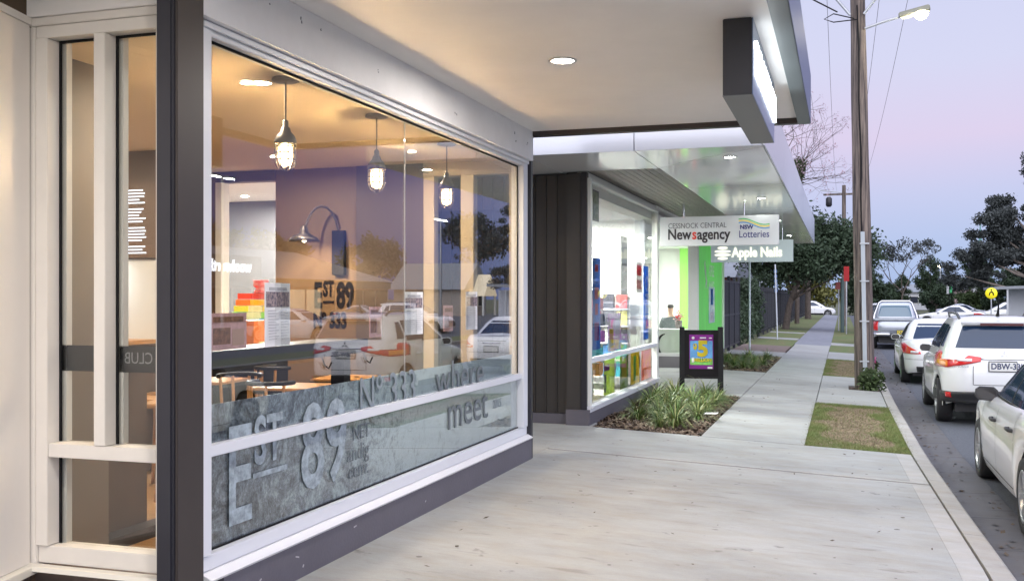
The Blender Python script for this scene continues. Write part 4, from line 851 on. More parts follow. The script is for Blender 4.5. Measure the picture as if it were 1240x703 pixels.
pb = [('poster', -.25, .25, .37, 1.08, PUR), ('sky_print', -.235, .235, .47, .95, mat('poster_sky', (.06, .2, .42), .4, noise=(4, .4))), ('grass_print', -.235, .235, .45, .58, mat('poster_green', (.12, .35, .05), .4, noise=(12, .6))), ('tag_print', .13, .23, .375, .41, WHT)]
for i, (n_, a, b, c_, d_, mm) in enumerate(pb): onb(B(a, b, y-.0015*(i+1), y-.0015*i, c_, d_).build(n_, mm, ab))
def bt(s, size, x, z, m, bold=0, sx=1, dy=0):
    o = text('lettering', s, m, size, (0, 0, 0), (0, 0, 0), ab, depth=.002, bold=bold, sx=sx); o.matrix_local = M5 @ Matrix.Translation((x, y-.009-dy, z)) @ Matrix.Rotation(R(90), 4, 'X'); return o
bt('5', .44, .03, .77, YEL, .02, 1.05); bt('$', .14, -.13, .83, YEL, .01); bt('MILLION', .10, .03, .55, YEL, .004, .95, .002)
onb(B(-.03, .10, y-.009, y-.007, 1.0, 1.025).build('small_print', WHT, ab)); onb(B(.16, .22, y-.009, y-.007, 1.0, 1.02).build('small_print', WHT, ab)); onb(MB().lathe([(.001, y-.009), (.03, y-.009)], (-.17, 0, 1.01), 12, 'Y').build('ball_emblem', WHT, ab))
onb(B(-.2, -.15, y-.009, y-.007, .5, .6).build('ticket_print', WHT, ab))

# ------------------------------------------------------------ fence, gate and hedge
FEN = mat('fence_black', (.03, .032, .042), .45)
def fence(y0, y1, label, h=2.15, x=-3.45, step=.125):
    r = empty('metal_fence', label, 'fence', (x, y0, 0)); n = int((y1-y0)/step)
    bases = B(-.012, .012, -.012, .012, .12, h).mesh('picket'); bases.materials.append(FEN)
    for i in range(n):
        o = bpy.data.objects.new('picket', bases); COL.objects.link(o); o.parent = r; o.location = (0, i*step, 0)
    for z in (.22, h-.2): B(-.02, .02, 0, y1-y0, z, z+.04).build('rail', FEN, r)
    k = 0
    while k <= y1-y0+.01: B(-.04, .04, k-.04, k+.04, 0, h+.06).build('post', FEN, r, bevel=.004); k += 2.7
fence(45.5, 78, 'black picket fence running along the path beneath the big tree'); fence(78.3, 104, 'far length of black picket fence by the street end')
gt = empty('metal_gate', 'tall black slatted gate next to the green salon glass', 'gate', (-3.42, 31.2, 0))
for i in range(3):
    y0 = i*1.7
    for yy_ in (y0, y0+1.62): B(-.04, .04, yy_, yy_+.07, 0, 2.35).build('post', FEN, gt)
    for z in (.12, 1.1, 2.15): B(-.03, .03, y0+.072, y0+1.618, z, z+.06).build('rail', FEN, gt)
    for k in range(10): B(-.012, .012, y0+.12+k*.15, y0+.22+k*.15, .181, 2.149).build('slat', FEN, gt)

# ------------------------------------------------------------ trees
def leaves(name, blobs, n, size, m, parent, seed, flat=1.0, shell=.55, droop=0):
    r = np.random.default_rng(seed); bl = np.array(blobs, dtype=float); vol = bl[:, 3]**2.2; pick = r.choice(len(bl), n, p=vol/vol.sum())
    d = r.normal(size=(n, 3)); d /= np.linalg.norm(d, axis=1)[:, None]; rad = (shell+(1-shell)*r.random(n))*(1+.12*r.normal(size=n))
    # sub-clumping
    cl = r.normal(size=(n, 3))*.0
    c = bl[pick, :3] + d*rad[:, None]*bl[pick, 3][:, None]*np.array([1, 1, flat]) + cl
    cen = c; a = r.normal(size=(n, 3)); a[:, 2] -= droop; a /= np.linalg.norm(a, axis=1)[:, None]; b = np.cross(a, r.normal(size=(n, 3))); b /= np.linalg.norm(b, axis=1)[:, None]
    s = size*(.6+.8*r.random(n))[:, None]
    V = np.stack([cen-a*s, cen+b*s*.45, cen+a*s, cen-b*s*.45], 1)
    return arr_mesh(name, V.reshape(-1, 3), 4, m, parent)
def clump_blobs(cx, cy, cz, R0, flat, n, rs, seed):
    r = random.Random(seed); out = []
    for _ in range(n):
        while True:
            p = Vector((r.uniform(-1, 1), r.uniform(-1, 1), r.uniform(-1, 1)))
            if p.length < 1: break
        out.append((cx+p.x*R0, cy+p.y*R0, cz+p.z*R0*flat, rs*r.uniform(.6, 1.25)))
    return out
def tree(x, y, h, r0, label, name='tree', m=LEAF, n=3500, size=.16, nb=26, flat=.75, trunk=.2, base=0, bark=BARK, seed=1, cz=None, rs=None, group=None, lean=0, limbs=7, shell=.3):
    r = empty(name, label, 'tree', (x, y, base), 0, group); q = random.Random(seed); cz = cz or h-r0*flat
    T = MB(); top = Vector((lean, 0, cz-.2*r0)); T.tube([(0, 0, -.3), (lean*.2, 0, cz*.3), (lean*.6, .1, cz*.65), top], [trunk*1.25, trunk, trunk*.75, trunk*.45], 10)
    bl = clump_blobs(lean, 0, cz, r0*.8, flat, nb, rs or r0*.26, seed)
    for i in range(min(limbs, nb)):
        b = Vector(bl[i][:3]); t = q.uniform(.35, .8); s = Vector((lean*t, 0, cz*t)); mid = s.lerp(b, .5)+Vector((0, 0, -.1*r0)); T.tube([s, mid, b], [trunk*.42, trunk*.28, trunk*.08], 7)
    T.build('trunk', bark, r); leaves('crown', bl, n, size, m, r, seed, shell=shell); return r
tree(-3.0, 58, 6.4, 4.0, 'big dark spreading street tree overhanging the fence and path', 'street_tree', LEAF, 34000, .11, 80, .42, .16, seed=11, cz=4.2, limbs=16, lean=1.2)
tree(-6.5, 42, 5.4, 2.8, 'dark bushy tree behind the gate beside the salon', 'bushy_tree', LEAF, 8000, .13, 34, .8, .2, seed=12, cz=3.9)
tree(-2.7, 88, 7.4, 3.6, 'dark round tree beyond the fence near the far pole', 'round_tree', LEAF, 7000, .18, 36, .7, .22, seed=13, cz=5.6)
tree(-7.5, 80, 6.5, 4.0, 'dark tree filling the gap behind the fence', 'round_tree', LEAF, 6000, .2, 30, .8, .2, seed=14, cz=4.0)
tree(-3.6, 128, 6.2, 5.0, 'olive green rounded tree across the far road', 'olive_tree', LEAFO, 5000, .26, 30, .7, .2, seed=15, cz=3.6)
tree(3.0, 132, 5.0, 4.2, 'dark shrubby tree behind the white four wheel drive', 'dark_shrub', LEAF, 4000, .26, 24, .8, .2, seed=16, cz=2.7)
tree(-14, 128, 9, 7, 'dark mass of tree far left beyond the fence', 'dark_tree', LEAF, 5000, .34, 30, .8, .3, seed=17, cz=5)
hd = empty('hedge', 'dark climbing hedge between the gate and the picket fence', 'hedge', (-3.75, 41.5, 0)); bl = [(rnd.uniform(-.2, .3), rnd.uniform(-3, 3.4), rnd.uniform(.2, 2.2), .45) for _ in range(34)]
leaves('foliage', bl, 7000, .07, LEAF, hd, 21); MB().tube([(0, -2, 0), (0, -1.8, 1.8)], .05).tube([(0, 2, 0), (0, 1.8, 1.8)], .05).build('stem', BARK, hd)
# bare flowering tree
def bare_tree(x, y, base, h, label, name, m, seed, th, spread=.55, tuft=None, depth=6, droot=None):
    r = empty(name, label, 'tree', (x, y, base)); q = random.Random(seed); T = MB(); tips = []
    def grow(p, d, L, rad, k):
        e = p + d*L; mid = p.lerp(e, .5) + Vector((q.gauss(0, .05), q.gauss(0, .05), 0))*L; T.tube([p, mid, e], [rad, rad*.85, rad*.7], 6 if k > 3 else 4, cap=False)
        if k == 0: tips.append(e); return
        for _ in range(2 if k < 4 else 3):
            nd = (d + Vector((q.gauss(0, spread), q.gauss(0, spread), q.gauss(.08, spread*.6)))).normalized(); grow(e, nd, L*q.uniform(.68, .88), rad*.62, k-1)
    grow(Vector((0, 0, 0)), Vector(droot or (.05, 0, 1)).normalized(), h*.28, th, depth); T.build('trunk', BARK, r)
    if tuft: leaves('blossom', [(t.x, t.y, t.z, tuft[0]) for t in tips], len(tips)*tuft[1], tuft[2], m, r, seed)
    return r
bare_tree(-6.0, 66, 4.0, 11, 'bare twiggy tree with sparse pink buds above the canopy end', 'bare_tree', mat('pink_bud', (.42, .30, .36), .7), 5, .14, .5, (.2, 6, .05), 7, (.5, 0, 1))
bare_tree(6.6, 128, -.3, 9, 'thin leaved small tree beyond the parked ute', 'sparse_tree', LEAFG, 9, .12, .45, (.5, 26, .16), 5)
ev = empty('pine_tree', 'upright evergreen with a dark green tuft at its top by the canopy tip', 'tree', (-2.85, 70, 0))
leaves('crown', [(rnd.gauss(0, .15), rnd.gauss(0, .4), z, .35) for z in [4+i*.3 for i in range(12)]]+[(rnd.gauss(-.2, .55), rnd.gauss(0, .5), 9.9+rnd.gauss(0, .42), .45) for _ in range(14)], 7000, .09, LEAFM, ev, 31); MB().tube([(0, 0, 0), (.1, 0, 6), (-.1, 0, 9.8)], [.16, .1, .04]).build('trunk', BARK, ev)
# big gum on the right
gm = empty('gum_tree', 'large spreading gum tree with layered crown at the right of the street', 'tree', (17.3, 92, -.3)); q = random.Random(41); T = MB(); T.tube([(0, 0, 0), (-.3, 0, 4), (-1.2, 0, 7.5), (-1.6, 0, 10)], [.42, .34, .25, .14], 10)
BLB = []
for (dx, dz, rr, nn) in ((-4.5, 4.6, 2.2, 12), (-2, 5.8, 2.3, 12), (0, 7.6, 2.3, 12), (2.5, 9.5, 2.4, 12), (-.5, 11.4, 2.0, 10), (3.5, 6.8, 2.6, 14), (1, 4.2, 2.4, 12), (-6.3, 6.6, 1.4, 7), (-5.0, 8.0, 1.5, 7), (-6.2, 5.2, 1.9, 10), (-4.4, 9.2, 1.8, 10), (-1.8, 12.6, 1.9, 11), (-3.2, 6.5, 1.9, 10), (.5, 9.8, 2.3, 14), (3.5, 12.2, 2.3, 12), (-7.8, 3.8, 1.7, 8), (2.0, 6.0, 2.3, 12), (-1.6, 3.4, 2.2, 10), (5.5, 8.5, 2.6, 12), (1.2, 14.4, 1.4, 8), (-5.3, 7.4, 1.0, 5), (-2.2, 8.4, .9, 5), (5, 4.2, 2.4, 10)):
    BLB += clump_blobs(dx, q.uniform(-1.5, 1.5), dz, rr*1.15, .6, int(nn*1.7), .72, q.randrange(999)); T.tube([(-.4, 0, min(6.5, dz*.55)), (dx*.6, 0, dz*.75), (dx, 0, dz)], [.2, .12, .03], 6)
T.build('trunk', BARKP, gm); leaves('crown', BLB, 130000, .12, LEAFG, gm, 42, flat=.7, shell=.1, droop=.5)
LB3 = ['dark conifer left of the flag poles', 'narrow dark tree behind the flag poles', 'low dark tree by the crossing sign', 'small tree at the edge of the far road', 'bushy dark tree at the far right', 'dark tree behind the shelter roof', 'small round tree above the long white building', 'low bush below the green flag', 'low mid green bush below the tall white flag', 'round dark bush left of the crossing sign', 'dark rounded tree left of the green flag']
for i, (x, y, h, r0, m_) in enumerate(((11.5, 150, 8.2, 2.7, LEAF), (16.0, 140, 9.0, 2.4, LEAF), (17.0, 108, 4.2, 2.5, LEAF), (4.6, 170, 6.4, 2.8, LEAF), (27, 118, 6.0, 4.5, LEAF), (22, 104, 4.8, 2.8, LEAFM), (2.6, 165, 5.4, 2.4, LEAFM), (9.6, 118, 3.4, 1.9, LEAF), (12.6, 113, 3.6, 2.0, LEAFM), (15.0, 112, 4.4, 2.2, LEAF), (7.2, 150, 5.0, 2.2, LEAF))):
    tree(x, y, h, r0, LB3[i], 'distant_tree', m_, 9000, .13, 34, 1.2, .18, base=-.3, seed=60+i, cz=h*.6, group='trees beyond the road end')
# trees and houses across the car park (seen in the window reflections)
LB4 = ['tall gum across the car park farthest up the street', 'rounded tree across the car park', 'leafy tree behind the gabled house', 'spreading tree behind the supermarket sign', 'dark tree across the car park nearest the camera', 'wide tree behind the long roof', 'tree beside the supermarket end wall']
for i, (x, y, h, r0) in enumerate(((44, 138, 14, 6), (50, 118, 10, 5), (56, 103, 10, 5), (58, 92, 11, 5.5), (58, 80, 10, 5), (56, 68, 10.5, 6), (60, 56, 9.5, 5))):
    tree(x, y, h, r0, LB4[i], 'car_park_tree', LEAFG, 3800, .3, 30, .6, .3, base=-.3, bark=BARKP, seed=80+i, group='trees across the car park')

# ------------------------------------------------------------ far buildings
RFM = mat('roof_metal', (.25, .27, .3), .5, noise=(2, .15)); BRK = mat('pale_wall', (.45, .46, .5), .8, noise=(2, .1)); PKW = mat('pink_wall', (.5, .38, .4), .8, noise=(2, .1)); BRD = mat('brick_red', (.25, .1, .07), .8, noise=(3, .3)); DKW = mat('dark_window', (.03, .035, .05), .1)
LITW = emat('lit_window', (1, .85, .6), .8)
def house(x0, x1, y0, y1, wh, rh, label, wall=BRK, wins=5, face='-Y', lit=(), gable=False, axis='X', base=-.3, over=.5, cat='building'):
    cx, cy = (x0+x1)/2, (y0+y1)/2; r = empty('far_building', label, cat, (cx, cy, base)); w, l = (x1-x0)/2, (y1-y0)/2
    B(-w, w, -l, l, 0, wh).build('wall', wall, r)
    if axis == 'X': MB().ext([(-l-over, wh), (l+over, wh), (0, wh+rh)], 'X', -w-over, w+over).build('roof', RFM, r)
    else: MB().ext([(-w-over, wh), (w+over, wh), (0, wh+rh)], 'Y', -l-over, l+over).build('roof', RFM, r)
    for i in range(wins):
        if face == '-Y':
            a = -w+(i+.5)*2*w/wins; f = B(a-.7, a+.7, -l-.04, -l, wh*.35, wh*.78).build('window', WHITEW, r); B(a-.62, a+.62, -l-.07, -l-.042, wh*.38, wh*.75).build('pane', LITW if i in lit else DKW, f)
        else:
            a = -l+(i+.5)*2*l/wins; f = B(-w-.04, -w, a-.7, a+.7, wh*.35, wh*.78).build('window', WHITEW, r); B(-w-.07, -w-.042, a-.62, a+.62, wh*.38, wh*.75).build('pane', LITW if i in lit else DKW, f)
    return r
house(3, 20, 185, 196, 3.0, 1.4, 'long low white building across the far junction', wins=7)
house(12.5, 17.5, 155, 163, 3.2, 1.2, 'pink walled shop behind the flag poles', PKW, 2, lit=(0,))
house(24, 40, 150, 160, 3.4, 1.3, 'pale low house behind the gum tree', wins=4)
house(-22, -9, 118, 124, 3.0, 1.8, 'red brick house behind the black fence', BRD, 3)
house(-26, -6.5, 62, 74, 3.2, 1.8, 'brick building behind the street tree', BRD, 4)
sh = empty('shelter', 'low skillion roofed shelter on thin posts at the right', 'shelter', (13.2, 70, -.25)); MB().add([(-4.2, 0, 2.45), (5, 0, 2.75), (5, 5, 2.75), (-4.2, 5, 2.45), (-4.2, 0, 2.62), (5, 0, 2.95), (5, 5, 2.95), (-4.2, 5, 2.62)], [(3, 2, 1, 0), (4, 5, 6, 7), (0, 1, 5, 4), (1, 2, 6, 5), (2, 3, 7, 6), (3, 0, 4, 7)]).build('roof', RFM, sh)
for x in (-3.4, -1.2, 1.2, 3.6): B(x-.05, x+.05, .2, .3, 0, 2.5).build('post', GALV, sh)
B(-3, 5, 2.7, 2.8, 0, 2.5).build('rear_panel', mat('shelter_panel', (.62, .65, .72), .6), sh); B(-1.9, -1.0, 2.6, 2.69, .2, 2.3).build('doorway', DKW, sh)
spi = empty('church_spire', 'slender green copper spire rising behind the trees', 'spire', (17.6, 150, -.3)); MB().lathe([(1.1, 5.8), (.95, 6.6), (.55, 8.0), (.12, 10.2), (.03, 12.6), (.001, 12.7)], (0, 0, 0), 8, smooth=False).build('spire', mat('copper_green', (.10, .26, .24), .6), spi); B(-1, 1, -1, 1, 0, 5.8).build('tower', BRK, spi)
# across the car park
sm = house(38, 60, 62, 96, 3.6, 3.2, 'long supermarket with corrugated roof across the car park', mat('market_wall', (.32, .28, .27), .8), 0, '-X', axis='Y')
MB().box(-11.3, -11.02, -17, 17, 2.9, 3.55).build('fascia', mat('market_fascia', (.15, .16, .17), .6), sm)
for k in range(12): B(-11.06, -11.001, -16.6+k*2.8, -14.2+k*2.8, .2, 2.7).build('shop_bay', (DKW, LITW)[k in (5, 6)], sm)
text('sign_lettering', 'woolworths', emat('market_sign', (.9, .92, 1), 5), 1.25, (-11.6, -12.6, 4.35), FACENX, sm, depth=.1, bold=.03)
B(-11.58, -11.5, -16.8, -8, 3.56, 5.2).build('sign_board', MATS['market_fascia'], sm)
hs = house(33, 41, 104, 112, 2.9, 3.0, 'gabled house with lit porch across the car park', mat('house_wall', (.45, .4, .36), .8), 2, '-X', lit=(0,), axis='X')
MB().ext([(-2.2, 2.2), (2.2, 2.2), (0, 4.6)], 'X', -6, -4.05).build('porch_gable', mat('porch_cream_glow', (.6, .55, .45), .7, emit=(1, .8, .5), es=.5), hs)  # gable emits warm light itself in place of porch lighting
for y in (-2, 2): B(-5.9, -5.7, y-.1, y+.1, 0, 2.2).build('porch_post', WHITEW, hs)
house(42, 60, 28, 52, 3.4, 2.0, 'low brown hall across the car park', mat('hall_wall', (.24, .2, .2), .8), 4, '-X', axis='Y')

# ------------------------------------------------------------ poles, lamps and signs
PW = mat('pole_timber', (.27, .215, .18), .9, noise=(3.2, .55, 8), col2=(.035, .03, .034), stretch=(7, 7, .28), bump=(9, 1.0))
pole = empty('timber_power_pole', 'weathered leaning timber power pole by the kerb', 'power pole', (.43, 21.85, gz(.43)-.05))
T = MB(); n = 20; pts = []; rr = []
for i in range(n+1):
    z = 10*i/n; pts.append((-.018*z, 0, z)); rr.append(.192-.0062*z+.004*math.sin(z*2.3))
vs = []
for i, p in enumerate(pts):
    for j in range(20):
        t = j*math.pi/10; k = rr[i]*(1+.035*math.sin(t*7+i*.15)+.02*math.sin(t*3+i*.5)); vs.append((p[0]+k*math.cos(t), k*math.sin(t), p[2]))
T.add(vs, [(i*20+j, i*20+(j+1) % 20, (i+1)*20+(j+1) % 20, (i+1)*20+j) for i in range(n) for j in range(20)], True).build('shaft', PW, pole)
MB().add([(-.03, -.25, 0), (.05, -.25, 0), (.05, -.17, 0), (-.03, -.17, 0), (-.085, -.235, 3.2), (-.005, -.235, 3.2), (-.005, -.15, 3.2), (-.085, -.15, 3.2)], [(3, 2, 1, 0), (4, 5, 6, 7), (0, 1, 5, 4), (1, 2, 6, 5), (2, 3, 7, 6), (3, 0, 4, 7)]).build('conduit', mat('conduit_pale', (.42, .46, .5), .4, metal=.2), pole, bevel=.004)
for z in (.6, 1.4, 2.2, 2.95): B(-.1, .08, -.256, -.17, z, z+.025).build('strap', GALV, pole)
MB().tube([(-.06, -.2, 3.15)]+[(-.018*z+.01*math.sin(z*3), -.178, z) for z in [3.4+i*.5 for i in range(9)]]+[(-.15, -.15, 7.75)], .014, 6).build('cable', BLACK, pole)
B(-1.5, 1.1, -.24, -.14, 8.3, 8.42).build('crossarm', PW, pole)
for s in (-1, 1): MB().tube([(-.15+s*.13, -.19, 7.55), (-.15+s*.72, -.19, 8.32)], .028, 6).build('brace', GALV, pole)
for x in (-1.35, -.75, .35, .95): MB().lathe([(.02, 0), (.05, .03), (.035, .06), (.055, .09), (.02, .13)], (x, -.19, 8.42), 10).build('insulator', mat('porcelain', (.35, .2, .12), .2), pole)
for x in (-.75, .62): MB().tube([(x, -.19, 8.3), (x, -.19, 7.9)], .016, 6).build('hanging_fitting', BLACK, pole)
MB().tube([(-.15, -.2, 7.45), (-.6, -.2, 7.43), (-.78, -.22, 7.5), (-.6, -.2, 7.6), (-.2, -.2, 7.47)], .012, 6).build('cable_loop', BLACK, pole)
MB().tube([(0, -.1, 7.28), (.35, -.12, 7.38), (.72, -.12, 7.47)], .025).build('lamp_arm', GALV, pole)
lh = MB().add([(.62, -.22, 7.42), (.72, .0, 7.42), (1.22, .0, 7.52), (1.22, -.24, 7.52), (.62, -.22, 7.52), (.66, .0, 7.54), (1.2, -.01, 7.64), (1.2, -.23, 7.64)], [(3, 2, 1, 0), (4, 5, 6, 7), (0, 1, 5, 4), (1, 2, 6, 5), (2, 3, 7, 6), (3, 0, 4, 7)]).build('lamp_head', mat('lamp_housing', (.25, .25, .2), .5), pole, bevel=.02)
MB().lathe([(.001, -.12), (.09, -.09), (.13, -.02), (.13, .03)], (1.05, -.12, 7.48), 16).build('lamp_bowl', emat('street_glow', (1, .95, .62), 22), lh)
lamp('POINT', (1.45, 21.7, 7.2), 110, (1, .93, .7), .12)
def wire(p0, p1, sag, label, r=.005, n=14):
    o = MB().tube([tuple(Vector(p0).lerp(Vector(p1), i/n) - Vector((0, 0, 4*sag*(i/n)*(1-i/n)))) for i in range(n+1)], r, 5).build('overhead_wire', BLACK); tag(o, label, 'wire', 'overhead wires along the street')
for x, lb in ((-.92, 'overhead wire nearest the shops'), (-.32, 'second overhead wire from the shops'), (.78, 'third overhead wire from the shops'), (1.38, 'overhead wire nearest the road')):
    wire((x, 21.6, 8.32), (x*.8-.1, 71, 8.75), .9, lb+' running to the far pole'); wire((x, 21.6, 8.32), (x, -25, 9.2), .6, lb+' running back past the cafe')
o = MB().tube([(-.1, 21.6, 7.4), (-.7, 20, 7.35), (-1.4, 17, 7.7), (-2.0, 14.5, 8.6)], .014, 6).build('service_cable', BLACK); tag(o, 'thick service cable sagging from the timber pole towards the shop roof', 'cable')
p2 = empty('far_power_pole', 'far timber power pole with short crossarm above the dark trees', 'power pole', (.1, 71, -.3)); MB().tube([(0, 0, 0), (0, 0, 9.4)], [.17, .12], 10).build('shaft', PW, p2); B(-1.3, 1.2, -.06, .06, 8.75, 8.87).build('crossarm', PW, p2)
MB().lathe([(.12, -.3), (.2, -.2), (.2, .25), (.1, .35)], (-.95, 0, 8.3), 12).build('transformer', CHAR, p2); MB().tube([(0, 0, 8.9), (-1.5, 0, 9.1)], .03, 6).build('lamp_arm', GALV, p2)
def signpole(x, y, h, tilt, label, blue=True):
    r = empty('parking_sign_pole', label, 'sign pole', (x, y, gz(x)-.02)); MB().tube([(0, 0, 0), (tilt*h, 0, h)], .03).build('pole', mat('pole_white', (.6, .64, .7), .4, metal=.3), r)
    if blue:
        for k in range(5): B(tilt*(h-.3-k*.2)-.055, tilt*(h-.3-k*.2)+.055, .03, .045, h-.35-k*.2, h-.22-k*.2).build('sign_tag', mat('tag_blue', (.15, .25, .5), .4), r)
signpole(-2.6, 30.9, 2.9, 0, 'pale upright pole standing in the strip bed by the gate', False); signpole(-2.55, 43.6, 3.1, -.03, 'leaning pale pole with blue tags beside the path')
def roadsign(x, y, z, w, h, m, label, shape='rect', extra=None, ph=None):
    r = empty('road_sign', label, 'road sign', (x, y, -.25)); MB().tube([(0, .04, 0), (0, .04, z+h/2)], .035, 8).build('post', GALV, r)
    if shape == 'rect': B(-w/2, w/2, -.01, .01, z-h/2, z+h/2).build('plate', m, r)
    else: MB().lathe([(.001, -.012), (w/2, -.01), (w/2, .01), (.001, .012)], (0, 0, z), 24, 'Y').build('plate', m, r)
    if extra: extra(r, z)
    return r
def walk(r, z):
    MB().ext([(-.14, z-.12), (-.10, z+.06), (-.02, z+.12), (.04, z+.12), (.12, z+.04), (.14, z-.12), (.08, z-.12), (.05, z+.0), (0, z+.04), (-.05, z), (-.08, z-.12)], 'Y', -.02, -.013).build('symbol', BLACK, r)
    MB().lathe([(.001, -.02), (.05, -.018)], (0, 0, z+.19), 10, 'Y').build('symbol', BLACK, r)
roadsign(7.9, 62.5, 2.18, .62, .62, mat('sign_yellow', (.85, .72, .02), .4, emit=(.9, .75, .02), es=.25), 'round yellow crossing sign with black walking symbol', 'disc', walk)
roadsign(.2, 55, 3.15, .26, .75, RED, 'narrow red sign plate by the timber pole'); roadsign(-.2, 60, 2.6, .35, .4, mat('sign_faded', (.5, .12, .12), .5), 'small faded red sign beside the green post')
gp = MB().tube([(0, 0, 0), (0, 0, 3.0)], .10, 8).build('green_post', mat('green_grey', (.07, .11, .11), .6)); gp.location = (.0, 57.5, -.28); tag(gp, 'thick grey green post on the verge below the red signs', 'post')
def carpark_light(x, y, label):
    r = empty('car_park_light', label, 'lamp post', (x, y, -.26), 0, 'twin headed car park lights'); MB().tube([(0, 0, 0), (0, 0, 9.2)], [.12, .07]).build('pole', GALV, r)
    for s in (-1, 1):
        h_ = MB().obox((0, s*.75, 9.2), (.35, .9, .12)).build('lamp_head', GALV, r); MB().obox((0, s*.75, 9.13), (.3, .75, .03)).build('lens', emat('carpark_glow', (1, .95, .85), 150), h_)
carpark_light(29, 53, 'twin headed car park light nearest the supermarket sign'); carpark_light(29, 88, 'twin headed car park light farther up the car park'); carpark_light(29, 20, 'twin headed car park light nearest the camera')
fg = empty('flag_pole', 'green and white feather flag on a thin pole', 'flag', (10.1, 110, -.3)); MB().tube([(0, 0, 0), (0, 0, 3.6)], .03, 6).build('pole', BLACK, fg); B(.03, .25, -.01, .01, 2.5, 3.6).build('flag', mat('flag_green', (.05, .4, .15), .6), fg); B(-.25, -.03, -.01, .01, 2.4, 3.4).build('flag', WHT, fg)
fg = empty('flag_pole', 'tall white feather flag by the pink shop', 'flag', (13.6, 120, -.3)); MB().tube([(0, 0, 0), (0, 0, 3.9)], .03, 6).build('pole', GALV, fg); B(.03, .35, -.01, .01, 2.7, 3.8).build('flag', WHT, fg)
sg = empty('street_light', 'small distant lit street lamp over the pink shop', 'street lamp', (11.8, 140, -.3)); MB().tube([(0, 0, 0), (0, 0, 6)], .06, 6).build('pole', GALV, sg); MB().lathe([(.001, -.2), (.3, 0), (.001, .2)], (0, 0, 6), 10).build('lamp_globe', emat('far_glow', (1, .9, .7), 14), sg)
# weed by the pole
wd = empty('weed_bush', 'leafy green weed growing at the foot of the timber pole', 'plant', (.5, 21.55, gz(.5)-.03)); leaves('foliage', [(rnd.uniform(-.1, .2), rnd.uniform(-.1, .2), rnd.uniform(.05, .38), .13) for _ in range(16)], 900, .05, LEAFM, wd, 51); MB().tube([(0, 0, 0), (.05, 0, .3)], .01, 5).tube([(.05, 0, 0), (.15, 0, .35)], .01, 5).build('stem', PLANT, wd)
fb = empty('flower_clump', 'small pink flowering weed at the kerb behind the pole', 'plant', (.72, 27.4, gz(.72)-.04)); leaves('foliage', [(0, 0, .12, .15), (.08, .1, .2, .1)], 250, .04, LEAFM, fb, 52); leaves('blossom', [(0, 0, .3, .12)], 60, .035, mat('petal_magenta', (.6, .1, .3), .5), fb, 53)
# gum spots trodden into the concrete
rg = np.random.default_rng(12); ng = 60; gx = rg.uniform(-2.9, .6, ng); gy = rg.uniform(4.6, 12.6, ng); gr = rg.uniform(.007, .02, ng); aa = np.arange(8)*math.pi/4
V = np.stack([np.c_[gx+gr*math.cos(a)*rg.uniform(.8, 1.2, ng), gy+gr*math.sin(a)*1.1, -.047*(gx+3.16)-.047*gr*math.cos(a)+.0022] for a in aa], 1)
tag(arr_mesh('gum_spots', V.reshape(-1, 3), 8, mat('gum_grey', (.16, .155, .15), .8), None, kind='stuff'), 'small dark flat gum spots trodden into the near concrete', 'gum spots')
# leaf litter
r = np.random.default_rng(77); n = 120; x = r.uniform(-2.9, .7, n); y = r.uniform(5, 24, n); z = -.047*(x+3.16)+.008; a = r.random(n)*6.28; L = .01+.018*r.random(n)
ax = np.c_[np.cos(a), np.sin(a), r.normal(0, .2, n)]*L[:, None]; bx = np.c_[-np.sin(a), np.cos(a), r.normal(0, .2, n)]*L[:, None]*.5; c = np.c_[x, y, z]
k = ~((x < -1.6) & (y > 12.8) & (y < 18.4)); V = np.stack([c-ax, c-bx, c+ax, c+bx], 1)[k]
tag(arr_mesh('leaf_litter', V.reshape(-1, 3), 4, mat('litter_brown', (.10, .075, .055), .8), None, kind='stuff'), 'scattered small dead leaves on the concrete', 'leaf litter')
x = 1.0+.45*r.random(500)**2.2+.03; y = 6.5+38*r.random(500)**1.5; z = np.full(500, ROADZ+.016); a = r.random(500)*6.28; L = .012+.03*r.random(500); ax = np.c_[np.cos(a), np.sin(a), r.normal(0, .2, 500)]*L[:, None]; bx = np.c_[-np.sin(a), np.cos(a), r.normal(0, .2, 500)]*L[:, None]*.5; c = np.c_[x, y, z]; V = np.stack([c-ax, c-bx, c+ax, c+bx], 1)
tag(arr_mesh('gutter_litter', V.reshape(-1, 3), 4, MATS['litter_brown'], None, kind='stuff'), 'dead leaves and grit lying along the gutter', 'leaf litter')
o = MB().add([(0, 0, 0), (.22, .02, .002), (.24, .09, .02), (.05, .1, .012)], [(0, 1, 2, 3)]).build('paper_scrap', PAPER); o.location = (-1.95, 15.0, gz(-1.95)+.03); tag(o, 'scrap of white paper lying on the mulch at the bed edge', 'litter')
o = MB().add([(0, 0, 0), (.28, .02, .002), (.26, .1, .02), (.0, .1, .012)], [(0, 1, 2, 3)]).build('paper_scrap', PAPER); o.location = (-3.0, 25.3, .0); tag(o, 'scrap of white paper in the strip bed by the gate', 'litter')
